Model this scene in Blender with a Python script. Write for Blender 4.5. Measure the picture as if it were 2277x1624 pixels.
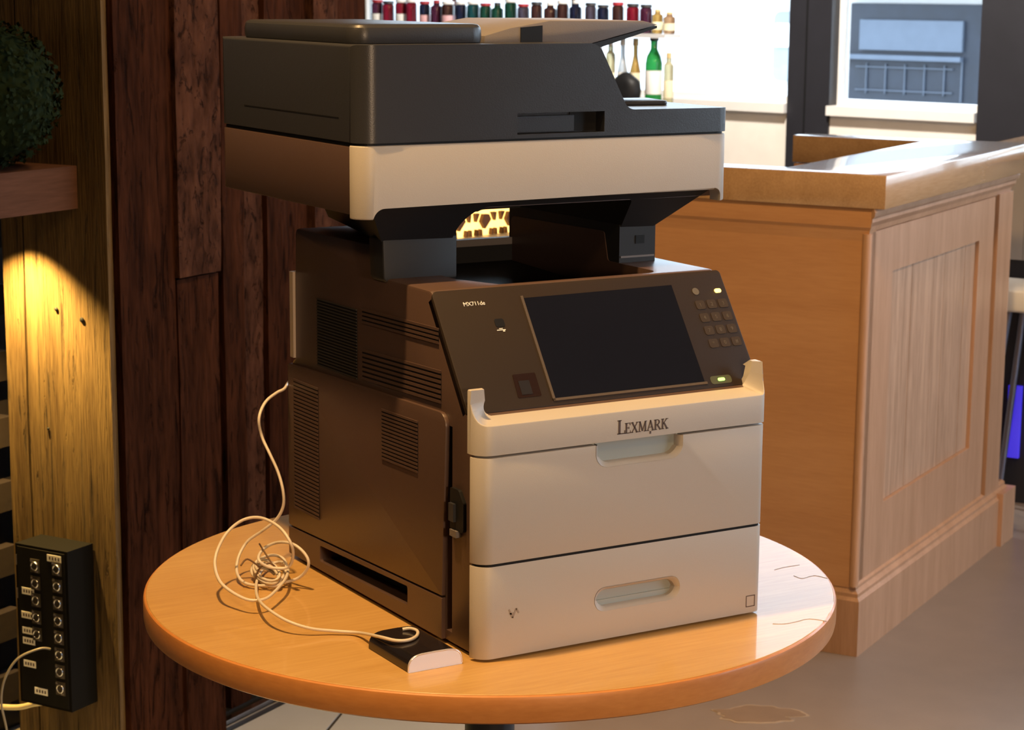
import bpy, bmesh, math, random
from mathutils import Vector, Matrix, noise

for o in list(bpy.data.objects):
    bpy.data.objects.remove(o, do_unlink=True)
SC = bpy.context.scene
COL = SC.collection
TZ = 0.74                                   # table top height
ROOM = (1.8719, 1.4883, 0.0)                # bar corner: origin of the room's own axes
ROT = math.radians(30)                      # room axes are turned 30 degrees from the printer's

# ---------------------------------------------------------------- camera
cd = bpy.data.cameras.new('camera')
cam = bpy.data.objects.new('camera', cd)
COL.objects.link(cam)
cd.sensor_fit = 'HORIZONTAL'
cd.sensor_width = 36.0
cd.lens = 72.286
cd.dof.use_dof = True
cd.dof.focus_distance = 2.38
cd.dof.aperture_fstop = 18.0
cd.clip_start = 0.05
cd.clip_end = 200
_yaw, _pitch, _roll = -0.53498, -0.18254, 0.00781
_f = Vector((-math.sin(_yaw) * math.cos(_pitch), math.cos(_yaw) * math.cos(_pitch), math.sin(_pitch)))
_r = _f.cross(Vector((0, 0, 1))).normalized()
_u = _r.cross(_f)
_r2 = _r * math.cos(_roll) + _u * math.sin(_roll)
_u2 = -_r * math.sin(_roll) + _u * math.cos(_roll)
cam.matrix_world = Matrix(((_r2.x, _u2.x, -_f.x, -1.15021), (_r2.y, _u2.y, -_f.y, -2.03217),
                           (_r2.z, _u2.z, -_f.z, 1.52681), (0, 0, 0, 1)))
SC.camera = cam

# ---------------------------------------------------------------- sky, lamps, exposure
world = bpy.data.worlds.new('overcast_sky')
SC.world = world
world.use_nodes = True
bg = world.node_tree.nodes['Background']
bg.inputs['Color'].default_value = (0.68, 0.84, 1.0, 1)
bg.inputs['Strength'].default_value = 7.0

SC.cycles.use_adaptive_sampling = True
SC.cycles.adaptive_threshold = 0.02
SC.cycles.max_bounces = 7
SC.cycles.diffuse_bounces = 4
SC.cycles.glossy_bounces = 4
SC.cycles.transmission_bounces = 6
SC.cycles.transparent_max_bounces = 8
SC.cycles.caustics_reflective = False
SC.cycles.caustics_refractive = False
SC.view_settings.view_transform = 'Standard'
SC.view_settings.look = 'None'
SC.view_settings.exposure = 0.0
SC.view_settings.gamma = 1.0
SC.view_settings.use_curve_mapping = False

TABLE_LAMP_W = 285.0         # warm ceiling spot over the round table
ROOM_LAMP_W = 60.0          # each of the warm ceiling lamps of the room
SHELF_LAMP_W = 104.0          # little downlight under the shelf
GLOW = 3.0                  # amber lattice panel
WARM = (1.0, 0.60, 0.24)


# ---------------------------------------------------------------- materials
MATS = {}


def nodes_of(name):
    m = bpy.data.materials.new(name)
    m.use_nodes = True
    nt = m.node_tree
    return m, nt, nt.nodes['Principled BSDF']


def plain(name, col, rough=0.5, metal=0.0, coat=0.0, bump=0.0, bscale=400.0, var=0.06, emit=None, estr=0.0, spec=0.5):
    if name in MATS:
        return MATS[name]
    m, nt, b = nodes_of(name)
    N, L = nt.nodes, nt.links
    b.inputs['Roughness'].default_value = rough
    b.inputs['Metallic'].default_value = metal
    b.inputs['Coat Weight'].default_value = coat
    b.inputs['Specular IOR Level'].default_value = spec
    tc = N.new('ShaderNodeTexCoord')
    nz = N.new('ShaderNodeTexNoise')
    nz.inputs['Scale'].default_value = 9.0
    nz.inputs['Detail'].default_value = 4.0
    L.new(tc.outputs['Object'], nz.inputs['Vector'])
    mx = N.new('ShaderNodeMix')
    mx.data_type = 'RGBA'
    mx.inputs[6].default_value = tuple(c * (1 - var) for c in col) + (1,)
    mx.inputs[7].default_value = tuple(min(1, c * (1 + var)) for c in col) + (1,)
    L.new(nz.outputs['Fac'], mx.inputs[0])
    L.new(mx.outputs[2], b.inputs['Base Color'])
    if bump:
        n2 = N.new('ShaderNodeTexNoise')
        n2.inputs['Scale'].default_value = bscale
        n2.inputs['Detail'].default_value = 2.0
        L.new(tc.outputs['Object'], n2.inputs['Vector'])
        bp = N.new('ShaderNodeBump')
        bp.inputs['Strength'].default_value = bump
        bp.inputs['Distance'].default_value = 0.001
        L.new(n2.outputs['Fac'], bp.inputs['Height'])
        L.new(bp.outputs['Normal'], b.inputs['Normal'])
    if emit:
        b.inputs['Emission Color'].default_value = tuple(emit) + (1,)
        b.inputs['Emission Strength'].default_value = estr
    MATS[name] = m
    return m


def wood(name, dark, light, stretch=(1, 1, 1), scale=3.0, rough=0.4, coat=0.0, bump=0.15, fine=40.0, bdist=0.002, cracks=0.0, spec=0.5):
    """Procedural grain: the axis with the small stretch runs along the fibres."""
    if name in MATS:
        return MATS[name]
    m, nt, b = nodes_of(name)
    N, L = nt.nodes, nt.links
    b.inputs['Roughness'].default_value = rough
    b.inputs['Coat Weight'].default_value = coat
    b.inputs['Coat Roughness'].default_value = 0.08
    b.inputs['Specular IOR Level'].default_value = spec
    tc = N.new('ShaderNodeTexCoord')
    oi = N.new('ShaderNodeObjectInfo')
    add = N.new('ShaderNodeVectorMath')
    add.operation = 'ADD'
    sc = N.new('ShaderNodeVectorMath')
    sc.operation = 'SCALE'
    sc.inputs[0].default_value = (13.7, 7.3, 5.1)
    L.new(oi.outputs['Random'], sc.inputs['Scale'])
    L.new(tc.outputs['Object'], add.inputs[0])
    L.new(sc.outputs[0], add.inputs[1])
    mp = N.new('ShaderNodeMapping')
    mp.inputs['Scale'].default_value = stretch
    L.new(add.outputs[0], mp.inputs['Vector'])
    n1 = N.new('ShaderNodeTexNoise')
    n1.inputs['Scale'].default_value = scale
    n1.inputs['Detail'].default_value = 4.0
    n1.inputs['Roughness'].default_value = 0.62
    n1.inputs['Distortion'].default_value = 0.6
    L.new(mp.outputs[0], n1.inputs['Vector'])
    n2 = N.new('ShaderNodeTexNoise')
    n2.inputs['Scale'].default_value = fine
    n2.inputs['Detail'].default_value = 3.0
    L.new(mp.outputs[0], n2.inputs['Vector'])
    mm = N.new('ShaderNodeMath')
    mm.operation = 'MULTIPLY_ADD'
    mm.inputs[1].default_value = 0.45
    L.new(n2.outputs['Fac'], mm.inputs[0])
    m3 = N.new('ShaderNodeMath')
    m3.operation = 'MULTIPLY'
    m3.inputs[1].default_value = 0.60
    L.new(n1.outputs['Fac'], m3.inputs[0])
    L.new(m3.outputs[0], mm.inputs[2])
    ramp = N.new('ShaderNodeValToRGB')
    ramp.color_ramp.elements[0].position = 0.33
    ramp.color_ramp.elements[0].color = tuple(dark) + (1,)
    ramp.color_ramp.elements[1].position = 0.70
    ramp.color_ramp.elements[1].color = tuple(light) + (1,)
    L.new(mm.outputs[0], ramp.inputs[0])
    out = ramp.outputs[0]
    hgt = mm.outputs[0]
    if cracks:
        mp2 = N.new('ShaderNodeMapping')
        mp2.inputs['Scale'].default_value = tuple(s * 1.0 for s in stretch)
        L.new(add.outputs[0], mp2.inputs['Vector'])
        vo = N.new('ShaderNodeTexNoise')
        vo.inputs['Scale'].default_value = scale * 2.2
        vo.inputs['Detail'].default_value = 5.0
        vo.inputs['Roughness'].default_value = 0.75
        vo.inputs['Distortion'].default_value = 1.4
        L.new(mp2.outputs[0], vo.inputs['Vector'])
        cr = N.new('ShaderNodeValToRGB')
        cr.color_ramp.elements[0].position = 0.30
        cr.color_ramp.elements[0].color = (1 - cracks,) * 3 + (1,)
        cr.color_ramp.elements[1].position = 0.44
        cr.color_ramp.elements[1].color = (1, 1, 1, 1)
        L.new(vo.outputs['Fac'], cr.inputs[0])
        mu = N.new('ShaderNodeMix')
        mu.data_type = 'RGBA'
        mu.blend_type = 'MULTIPLY'
        mu.inputs[0].default_value = 1.0
        L.new(out, mu.inputs[6])
        L.new(cr.outputs[0], mu.inputs[7])
        out = mu.outputs[2]
        ad = N.new('ShaderNodeMath')
        ad.operation = 'ADD'
        L.new(hgt, ad.inputs[0])
        L.new(cr.outputs[0], ad.inputs[1])
        hgt = ad.outputs[0]
    L.new(out, b.inputs['Base Color'])
    if bump >= 0.1:
        bp = N.new('ShaderNodeBump')
        bp.inputs['Strength'].default_value = bump
        bp.inputs['Distance'].default_value = bdist
        L.new(hgt, bp.inputs['Height'])
        L.new(bp.outputs['Normal'], b.inputs['Normal'])
    MATS[name] = m
    return m


def thin_glass(name, tint=(1, 1, 1), gloss=0.07):
    if name in MATS:
        return MATS[name]
    m = bpy.data.materials.new(name)
    m.use_nodes = True
    nt = m.node_tree
    N, L = nt.nodes, nt.links
    N.remove(N['Principled BSDF'])
    tr = N.new('ShaderNodeBsdfTransparent')
    tr.inputs['Color'].default_value = tuple(tint) + (1,)
    gl = N.new('ShaderNodeBsdfGlossy')
    gl.inputs['Roughness'].default_value = 0.03
    fr = N.new('ShaderNodeFresnel')
    fr.inputs['IOR'].default_value = 1.45
    ms = N.new('ShaderNodeMixShader')
    L.new(fr.outputs[0], ms.inputs[0])
    L.new(tr.outputs[0], ms.inputs[1])
    L.new(gl.outputs[0], ms.inputs[2])
    L.new(ms.outputs[0], N['Material Output'].inputs['Surface'])
    MATS[name] = m
    return m


def bottle_glass(name, col):
    if name in MATS:
        return MATS[name]
    m, nt, b = nodes_of(name)
    N, L = nt.nodes, nt.links
    tc = N.new('ShaderNodeTexCoord')
    nz = N.new('ShaderNodeTexNoise')
    nz.inputs['Scale'].default_value = 20
    L.new(tc.outputs['Object'], nz.inputs['Vector'])
    mx = N.new('ShaderNodeMix')
    mx.data_type = 'RGBA'
    mx.inputs[6].default_value = tuple(c * 0.8 for c in col) + (1,)
    mx.inputs[7].default_value = tuple(col) + (1,)
    L.new(nz.outputs['Fac'], mx.inputs[0])
    L.new(mx.outputs[2], b.inputs['Base Color'])
    b.inputs['Roughness'].default_value = 0.08
    b.inputs['Transmission Weight'].default_value = 0.55
    b.inputs['IOR'].default_value = 1.3
    MATS[name] = m
    return m


M_WHITE = plain('white_printer_plastic', (0.455, 0.42, 0.385), 0.45, bump=0.12, bscale=900, var=0.02)
M_DARK_WARM = plain('dark_plastic_warm_lit', (0.080, 0.048, 0.038), 0.36, bump=0.12, bscale=700, var=0.05)  # same dark plastic as the lid, orange table bounce put into its colour
M_DARK_COOL = plain('dark_plastic_cool_lit', (0.030, 0.031, 0.037), 0.34, bump=0.12, bscale=700, var=0.05)  # same dark plastic as the sides, cool reflected light put into its colour
M_LGREY = plain('mid_grey_plastic', (0.15, 0.135, 0.135), 0.5, bump=0.2, bscale=700)
M_BLACK = plain('black_plastic', (0.010, 0.010, 0.011), 0.5, spec=0.2)
M_SCREEN = plain('dark_touch_screen', (0.007, 0.008, 0.014), 0.24, spec=0.22)
M_BLUEGREY = plain('pale_blue_grey_tray', (0.33, 0.37, 0.37), 0.45)
M_INK = plain('dark_brown_ink', (0.085, 0.058, 0.05), 0.6)
M_PRINT = plain('white_print', (0.75, 0.75, 0.72), 0.6)
M_KEY = plain('faint_key_print', (0.095, 0.082, 0.070), 0.6)
M_CABLE = plain('cream_cable', (0.62, 0.55, 0.46), 0.45)
M_CHROME = plain('silver_metal', (0.75, 0.75, 0.77), 0.22, metal=1.0)
M_CAP_SHEEN = plain('lilac_cap_sheen', (0.78, 0.80, 0.95), 0.3)  # window reflection on the reader's end, painted as a pale lilac colour
M_GLOSSB = plain('glossy_black', (0.012, 0.010, 0.012), 0.18, coat=0.3)
M_DARKM = plain('dark_painted_metal', (0.02, 0.02, 0.022), 0.4, metal=0.3)
M_TABLE = wood('oak_table_varnish', (0.45, 0.255, 0.080), (0.56, 0.345, 0.125), (0.5, 6, 6), 2.2, 0.45, 0.38, 0.03, 30, spec=0.3)
M_EDGE_WARM = wood('oak_edge_warm_lit', (0.50, 0.19, 0.045), (0.62, 0.26, 0.07), (2, 2, 8), 2.2, 0.42, 0.2, 0.05, 30)  # same oak as the top, orange light on the edge put into the colour
M_BAR = wood('bar_oak', (0.40, 0.205, 0.095), (0.48, 0.265, 0.130), (7, 0.6, 7), 2.0, 0.42, 0.1, 0.05, 30)
M_BARV = wood('bar_oak_upright', (0.33, 0.185, 0.105), (0.46, 0.275, 0.175), (9, 9, 0.5), 2.2, 0.42, 0.1, 0.06, 30)
M_BARP = wood('bar_panel_board', (0.24, 0.14, 0.085), (0.53, 0.345, 0.235), (16, 16, 0.6), 2.6, 0.45, 0.1, 0.08, 24)
M_BTOP = wood('bar_top_varnish', (0.30, 0.18, 0.09), (0.45, 0.29, 0.16), (0.6, 7, 7), 2.0, 0.25, 0.8, 0.02, 30)
M_OLD = wood('old_dark_timber', (0.007, 0.0022, 0.0011), (0.045, 0.015, 0.0068), (7, 7, 1.0), 3.0, 0.9, 0, 0.8, 14, 0.006, 0.75, 0.03)
M_OLD2 = wood('weathered_brown_timber', (0.012, 0.0045, 0.003), (0.072, 0.030, 0.017), (5, 5, 1.9), 4.6, 0.9, 0, 0.9, 12, 0.007, 0.75, 0.03)
M_POST_LIT = wood('weathered_post_lit_face', (0.044, 0.024, 0.0095), (0.132, 0.085, 0.035), (12, 12, 0.6), 2.4, 0.75, 0, 0.7, 26, 0.005, 0.8, 0.2)  # lit side of the dark post, lamp light put into a paler colour
M_SHELF = wood('shelf_board', (0.055, 0.027, 0.018), (0.095, 0.046, 0.031), (0.6, 7, 7), 2.4, 0.8, 0, 0.15, 26, spec=0.05)
M_DARKW = wood('very_dark_wood', (0.012, 0.009, 0.009), (0.03, 0.022, 0.02), (8, 8, 0.6), 2.4, 0.5, 0, 0.2, 26)
M_WALLD = plain('dark_brown_plaster', (0.11, 0.07, 0.05), 0.8, var=0.2)
M_CEIL = plain('dark_ceiling_paint', (0.12, 0.09, 0.07), 0.85, var=0.15)
M_FLOOR = plain('worn_grey_brown_floor', (0.215, 0.185, 0.175), 0.36, bump=0.15, bscale=160, var=0.14)
M_TILE = plain('pale_grey_floor_tile', (0.36, 0.39, 0.43), 0.35, bump=0.1, bscale=120, var=0.08)
M_GROUT = plain('dark_grout', (0.02, 0.018, 0.017), 0.9)
M_STAIN = plain('pale_worn_patch', (0.33, 0.265, 0.21), 0.6, var=0.3)
M_STAIN2 = plain('brown_worn_patch', (0.20, 0.145, 0.11), 0.6, var=0.3)
M_BEIGE = plain('beige_wall_paint', (0.86, 0.82, 0.76), 0.7, var=0.1)
M_FRAME = plain('dark_blue_grey_frame', (0.016, 0.016, 0.022), 0.5, bump=0.4, bscale=60, var=0.2)
M_SILLW = plain('white_sill', (0.8, 0.79, 0.77), 0.4)
M_GLASS = thin_glass('clear_window_glass')
M_LEAF = plain('boxwood_leaf', (0.008, 0.015, 0.005), 0.9, var=0.3, spec=0.1)
M_EXTW = plain('white_render', (0.86, 0.86, 0.86), 0.8)
M_EXTB = plain('blue_tinted_glazing', (0.013, 0.018, 0.031), 0.5, var=0.4)
M_EXTL = plain('pale_blue_panel', (0.095, 0.120, 0.165), 0.6, var=0.12)
M_EXTG = plain('pale_grid_bar', (0.075, 0.092, 0.125), 0.6)
M_PAVE = plain('pale_paving', (0.55, 0.54, 0.52), 0.8, var=0.1)
M_AMBER = plain('backlit_amber_panel', (0.9, 0.6, 0.25), 0.6, emit=(1.0, 0.56, 0.14), estr=GLOW)
M_LATT = plain('brown_lattice', (0.10, 0.04, 0.01), 0.6)
M_LEDY = plain('amber_indicator', (0.9, 0.6, 0.2), 0.4, emit=(1.0, 0.62, 0.12), estr=4.0)
M_LEDG = plain('green_indicator', (0.3, 0.9, 0.2), 0.4, emit=(0.35, 1.0, 0.12), estr=3.0)
M_BLUE = plain('blue_led_strip', (0.1, 0.1, 0.9), 0.4, emit=(0.05, 0.02, 1.0), estr=0.45)
M_LAMP = plain('lamp_bulb', (1, 0.8, 0.5), 0.4, emit=(1.0, 0.62, 0.25), estr=20.0)


# ---------------------------------------------------------------- mesh helpers
def bm_new():
    return bmesh.new()


def box(bm, x0, x1, y0, y1, z0, z1):
    v = [bm.verts.new(p) for p in ((x0, y0, z0), (x1, y0, z0), (x1, y1, z0), (x0, y1, z0),
                                   (x0, y0, z1), (x1, y0, z1), (x1, y1, z1), (x0, y1, z1))]
    for f in ((0, 3, 2, 1), (4, 5, 6, 7), (0, 1, 5, 4), (1, 2, 6, 5), (2, 3, 7, 6), (3, 0, 4, 7)):
        bm.faces.new([v[i] for i in f])
    return bm


def prism(bm, pts, axis, a, b):
    def P(p, t):
        return {'x': (t, p[0], p[1]), 'y': (p[0], t, p[1]), 'z': (p[0], p[1], t)}[axis]
    lo = [bm.verts.new(P(p, a)) for p in pts]
    hi = [bm.verts.new(P(p, b)) for p in pts]
    n = len(pts)
    bm.faces.new(lo[::-1])
    bm.faces.new(hi)
    for i in range(n):
        bm.faces.new((lo[i], lo[(i + 1) % n], hi[(i + 1) % n], hi[i]))
    bmesh.ops.recalc_face_normals(bm, faces=bm.faces[:])
    return bm


def fillet(pts, radii, seg=6):
    out = []
    n = len(pts)
    for i in range(n):
        r = radii[i] if isinstance(radii, (list, tuple)) else radii
        p = Vector(pts[i])
        if r <= 0:
            out.append(tuple(p))
            continue
        a = (Vector(pts[i - 1]) - p).normalized()
        b = (Vector(pts[(i + 1) % n]) - p).normalized()
        ang = a.angle(b)
        d = r / math.tan(ang / 2)
        s, e = p + a * d, p + b * d
        c = p + (a + b).normalized() * (r / math.sin(ang / 2))
        a0 = math.atan2(s.y - c.y, s.x - c.x)
        a1 = math.atan2(e.y - c.y, e.x - c.x)
        da = (a1 - a0 + math.pi) % (2 * math.pi) - math.pi
        for k in range(seg + 1):
            t = a0 + da * k / seg
            out.append((c.x + r * math.cos(t), c.y + r * math.sin(t)))
    return out


def bevel(bm, w, seg=2, ang=0.5):
    es = [e for e in bm.edges if len(e.link_faces) == 2 and e.calc_face_angle(0) > ang]
    bmesh.ops.bevel(bm, geom=es, offset=w, segments=seg, profile=0.5, affect='EDGES', clamp_overlap=True)
    return bm


def tube(bm, pts, r, seg=8, closed=False):
    ROUND[id(bm)] = bm
    pts = [Vector(p) for p in pts]
    n = len(pts)
    rings = []
    up = Vector((0, 0, 1))
    prev = None
    for i in range(n):
        t = (pts[(i + 1) % n] - pts[i - 1]) if closed else (pts[min(i + 1, n - 1)] - pts[max(i - 1, 0)])
        t.normalize()
        if prev is None:
            s = t.cross(up)
            if s.length < 1e-3:
                s = t.cross(Vector((1, 0, 0)))
        else:
            s = prev - t * prev.dot(t)
        s.normalize()
        prev = s
        w = t.cross(s)
        rr = r[i] if isinstance(r, (list, tuple)) else r
        rings.append([bm.verts.new(pts[i] + s * (rr * math.cos(k * 2 * math.pi / seg)) + w * (rr * math.sin(k * 2 * math.pi / seg))) for k in range(seg)])
    m = n if closed else n - 1
    for i in range(m):
        a, b = rings[i], rings[(i + 1) % n]
        for k in range(seg):
            bm.faces.new((a[k], a[(k + 1) % seg], b[(k + 1) % seg], b[k]))
    if not closed:
        bm.faces.new(rings[0][::-1])
        bm.faces.new(rings[-1])
    bmesh.ops.recalc_face_normals(bm, faces=bm.faces[:])
    return bm


def spline(pts, k=5):
    out = []
    P = [Vector(p) for p in pts]
    for i in range(len(P) - 1):
        p0, p1, p2, p3 = P[max(i - 1, 0)], P[i], P[i + 1], P[min(i + 2, len(P) - 1)]
        for j in range(k):
            t = j / k
            out.append(0.5 * ((2 * p1) + (p2 - p0) * t + (2 * p0 - 5 * p1 + 4 * p2 - p3) * t * t + (3 * p1 - p0 - 3 * p2 + p3) * t ** 3))
    out.append(P[-1])
    return out


def lathe(bm, prof, seg=24, cx=0.0, cy=0.0):
    rings = []
    for r, z in prof:
        rings.append([bm.verts.new((cx + r * math.cos(k * 2 * math.pi / seg), cy + r * math.sin(k * 2 * math.pi / seg), z)) for k in range(seg)])
    for i in range(len(rings) - 1):
        a, b = rings[i], rings[i + 1]
        for k in range(seg):
            bm.faces.new((a[k], a[(k + 1) % seg], b[(k + 1) % seg], b[k]))
    bm.faces.new(rings[0][::-1])
    bm.faces.new(rings[-1])
    bmesh.ops.recalc_face_normals(bm, faces=bm.faces[:])
    return bm


ROUND = {}                                   # meshes that hold coarse tubes: smooth them over wider angles


def mesh_of(bm, name, mat, smooth=True, ang=27):
    if ROUND.get(id(bm)) is bm:
        ang = 62
        del ROUND[id(bm)]
    me = bpy.data.meshes.new(name)
    bm.to_mesh(me)
    bm.free()
    me.materials.append(mat)
    if smooth:
        me.polygons.foreach_set('use_smooth', [True] * len(me.polygons))
        me.set_sharp_from_angle(angle=math.radians(ang))
    return me


def obj(name, bm, mat, parent=None, smooth=True, loc=None, rotz=None):
    me = bm if isinstance(bm, bpy.types.Mesh) else mesh_of(bm, name, mat, smooth)
    o = bpy.data.objects.new(name, me)
    COL.objects.link(o)
    if parent:
        o.parent = parent
    if loc is not None:
        o.location = loc
    if rotz is not None:
        o.rotation_euler = (0, 0, rotz)
    return o


def cut(bm, cutters):
    """Boolean difference of bm with each cutter bmesh; returns a new bmesh."""
    me = bpy.data.meshes.new('tmp')
    bm.to_mesh(me)
    bm.free()
    a = bpy.data.objects.new('tmp', me)
    COL.objects.link(a)
    tmp = []
    for c in cutters:
        mc = bpy.data.meshes.new('tmpc')
        c.to_mesh(mc)
        c.free()
        b = bpy.data.objects.new('tmpc', mc)
        COL.objects.link(b)
        md = a.modifiers.new('b', 'BOOLEAN')
        md.operation = 'DIFFERENCE'
        md.solver = 'EXACT'
        md.object = b
        tmp.append(b)
    dg = bpy.context.evaluated_depsgraph_get()
    ev = a.evaluated_get(dg)
    me2 = bpy.data.meshes.new_from_object(ev)
    out = bmesh.new()
    out.from_mesh(me2)
    for b in tmp + [a]:
        d = b.data
        bpy.data.objects.remove(b, do_unlink=True)
        bpy.data.meshes.remove(d)
    bpy.data.meshes.remove(me2)
    return out


def thing(name, label, cat, loc=(0, 0, 0), rotz=0.0, group=None):
    o = bpy.data.objects.new(name, None)
    COL.objects.link(o)
    o.location = loc
    o.rotation_euler = (0, 0, rotz)
    o.empty_display_size = 0.05
    return tag(o, label, cat, group)


def tag(o, label, cat, group=None, kind=None):
    o['label'] = label
    o['category'] = cat
    if group:
        o['group'] = group
    if kind:
        o['kind'] = kind
    return o


def struct(o, label=None):
    o['kind'] = 'structure'
    if label:
        o['label'] = label
    return o


def text_mesh(txt, size, depth=0.0004):
    cu = bpy.data.curves.new('t', 'FONT')
    cu.body = txt
    cu.size = size
    cu.extrude = depth
    o = bpy.data.objects.new('t', cu)
    COL.objects.link(o)
    dg = bpy.context.evaluated_depsgraph_get()
    me = bpy.data.meshes.new_from_object(o.evaluated_get(dg))
    b = bmesh.new()
    b.from_mesh(me)
    bpy.data.objects.remove(o, do_unlink=True)
    bpy.data.curves.remove(cu)
    bpy.data.meshes.remove(me)
    return b


def xform(bm, mat):
    bmesh.ops.transform(bm, matrix=mat, verts=bm.verts[:])
    return bm


RND = random.Random(7)


def rough_plank(u0, u1, v0, v1, z0, z1, seed, amp=0.004, nz=40, nu=5):
    """A board with hand-hewn, uneven faces and edges; local axes of the room."""
    bm = bmesh.new()
    ring = []
    for i in range(nu + 1):
        ring.append((u0 + (u1 - u0) * i / nu, v0))
    for i in range(1, nu + 1):
        ring.append((u1, v0 + (v1 - v0) * i / nu))
    for i in range(1, nu + 1):
        ring.append((u1 - (u1 - u0) * i / nu, v1))
    for i in range(1, nu):
        ring.append((u0, v1 - (v1 - v0) * i / nu))
    rows = []
    for k in range(nz + 1):
        z = z0 + (z1 - z0) * k / nz
        row = []
        for (u, v) in ring:
            d = noise.noise_vector(Vector((u * 9 + seed * 3.1, v * 9 + seed, z * 2.6)))
            e = noise.noise_vector(Vector((u * 40 + seed, v * 40, z * 9 + seed)))
            row.append(bm.verts.new((u + d.x * amp + e.x * amp * 0.35, v + d.y * amp + e.y * amp * 0.35, z)))
        rows.append(row)
    n = len(ring)
    for k in range(nz):
        for i in range(n):
            bm.faces.new((rows[k][i], rows[k][(i + 1) % n], rows[k + 1][(i + 1) % n], rows[k + 1][i]))
    bm.faces.new(rows[0][::-1])
    bm.faces.new(rows[-1])
    bmesh.ops.recalc_face_normals(bm, faces=bm.faces[:])
    return bm


# ================================================================ THE SETTING
def W(u, v, z=0.0):
    c, s = math.cos(ROT), math.sin(ROT)
    return (ROOM[0] + u * c - v * s, ROOM[1] + u * s + v * c, z)


U0, U1, V0, V1, H = -7.0, 5.6, -4.6, 7.2, 3.3
fl = obj('floor', box(bm_new(), U0, 4.4, V0, V1, -0.12, 0.0), M_FLOOR, None, False, ROOM, ROT)
struct(fl, 'worn grey-brown floor')
cl = obj('ceiling', box(bm_new(), U0, 4.6, V0, V1, H, H + 0.1), M_CEIL, None, False, ROOM, ROT)
struct(cl)
# pale tiles on the left, laid at their own angle (children of the floor)
ta = math.radians(48) - ROT                 # direction of the dark joint, in floor axes
gx, gy = -0.964, 0.798                      # a point on the joint, in floor axes
t1 = Vector((math.cos(ta), math.sin(ta)))
t2 = Vector((-math.sin(ta), math.cos(ta)))
rows_ = ((0.004, 0.596), (-0.345, -0.004))   # a full row and a cut row along the joint
for (b0, b1) in rows_:
    tile_me = mesh_of(bevel(box(bm_new(), -0.296, 0.296, b0, b1, 0.0, 0.006), 0.002, 1), 'tile', M_TILE)
    for i in range(-4, 1):
        cxy = Vector((gx, gy)) + t1 * (0.6 * i + 0.18)
        t = bpy.data.objects.new('tile', tile_me)
        COL.objects.link(t)
        t.parent = fl
        t.location = (cxy.x, cxy.y, 0.0)
        t.rotation_euler = (0, 0, ta)
gp = [Vector((gx, gy)) + t1 * a + t2 * b for a, b in ((-2.52, -0.348), (0.48, -0.348), (0.48, 0.60), (-2.52, 0.60))]
g = prism(bm_new(), [(p.x, p.y) for p in gp], 'z', 0.0, 0.003)
obj('tile_bed', g, M_GROUT, fl, False)


def blob(cx, cy, rx, ry, rot, z0, z1, seed, n=40, amp=0.18):
    bm = bm_new()
    pts = []
    for k in range(n):
        a = 2 * math.pi * k / n
        r = 1 + amp * noise.noise(Vector((math.cos(a) * 2.5 + seed, math.sin(a) * 2.5, seed)))
        x, y = rx * r * math.cos(a), ry * r * math.sin(a)
        pts.append((cx + x * math.cos(rot) - y * math.sin(rot), cy + x * math.sin(rot) + y * math.cos(rot)))
    return prism(bm, pts, 'z', z0, z1)


# worn patch of the floor to the right of the table leg
obj('worn_patch', blob(-0.472, 0.048, 0.095, 0.050, math.radians(-62), 0.0, 0.0012, 3.3, 60, 0.45), M_STAIN, fl, False)
obj('worn_patch', blob(-0.472, 0.048, 0.089, 0.044, math.radians(-62), 0.0, 0.0020, 3.32, 60, 0.45), M_STAIN2, fl, False)

wf = obj('wall_front', box(bm_new(), U0 - 0.12, U0, V0, V1, 0, H), M_WALLD, None, False, ROOM, ROT)
struct(wf)
wr = bm_new()
box(wr, U0, -1.2, V0 - 0.12, V0, 0, H)
box(wr, -1.2, 2.7, V0 - 0.12, V0, 0, 0.8)
box(wr, -1.2, 2.7, V0 - 0.12, V0, 2.9, H)
wr = struct(obj('wall_right', wr, M_WALLD, None, False, ROOM, ROT))
w5 = obj('window_5', box(bm_new(), -1.2, 2.7, V0 - 0.08, V0 - 0.072, 0.8, 2.9), M_GLASS, None, False, ROOM, ROT)
struct(w5)
fb = bm_new()
for a in (-1.2, 0.1, 1.38, 2.62):
    box(fb, a, a + 0.08, V0 - 0.11, V0 - 0.04, 0.8, 2.9)
obj('frame', fb, M_FRAME, w5, False)
struct(obj('wall_far', box(bm_new(), U0, 4.5, V1, V1 + 0.12, 0, H), M_WALLD, None, False, ROOM, ROT))

# --- plank wall on the left, behind the table
PV = 1.005
wl = struct(obj('wall_left', box(bm_new(), -1.20, -0.520, PV + 0.03, PV + 0.10, 0, H), M_DARKW, None, False, ROOM, ROT),
            'dark plank wall behind the table')
edges = [-1.215, -1.150, -1.062, -0.985, -0.905, -0.820, -0.735, -0.640, -0.515]
depth = [0.000, 0.012, -0.004, 0.010, 0.002, 0.012, -0.003, 0.006]
for i in range(8):
    me = mesh_of(rough_plank(edges[i] + 0.003, edges[i + 1] - 0.003, PV + depth[i], PV + 0.03, 0.02, H, i + 1, 0.004), 'plank', M_OLD if i % 3 else M_OLD2)
    obj('plank', me, None, wl)
obj('skirting_shade', box(bm_new(), -1.215, -0.52, PV - 0.006, PV + 0.03, 0.0, 0.02), M_BLACK, wl, False)  # black bar painted in for the shade under the planks
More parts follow.
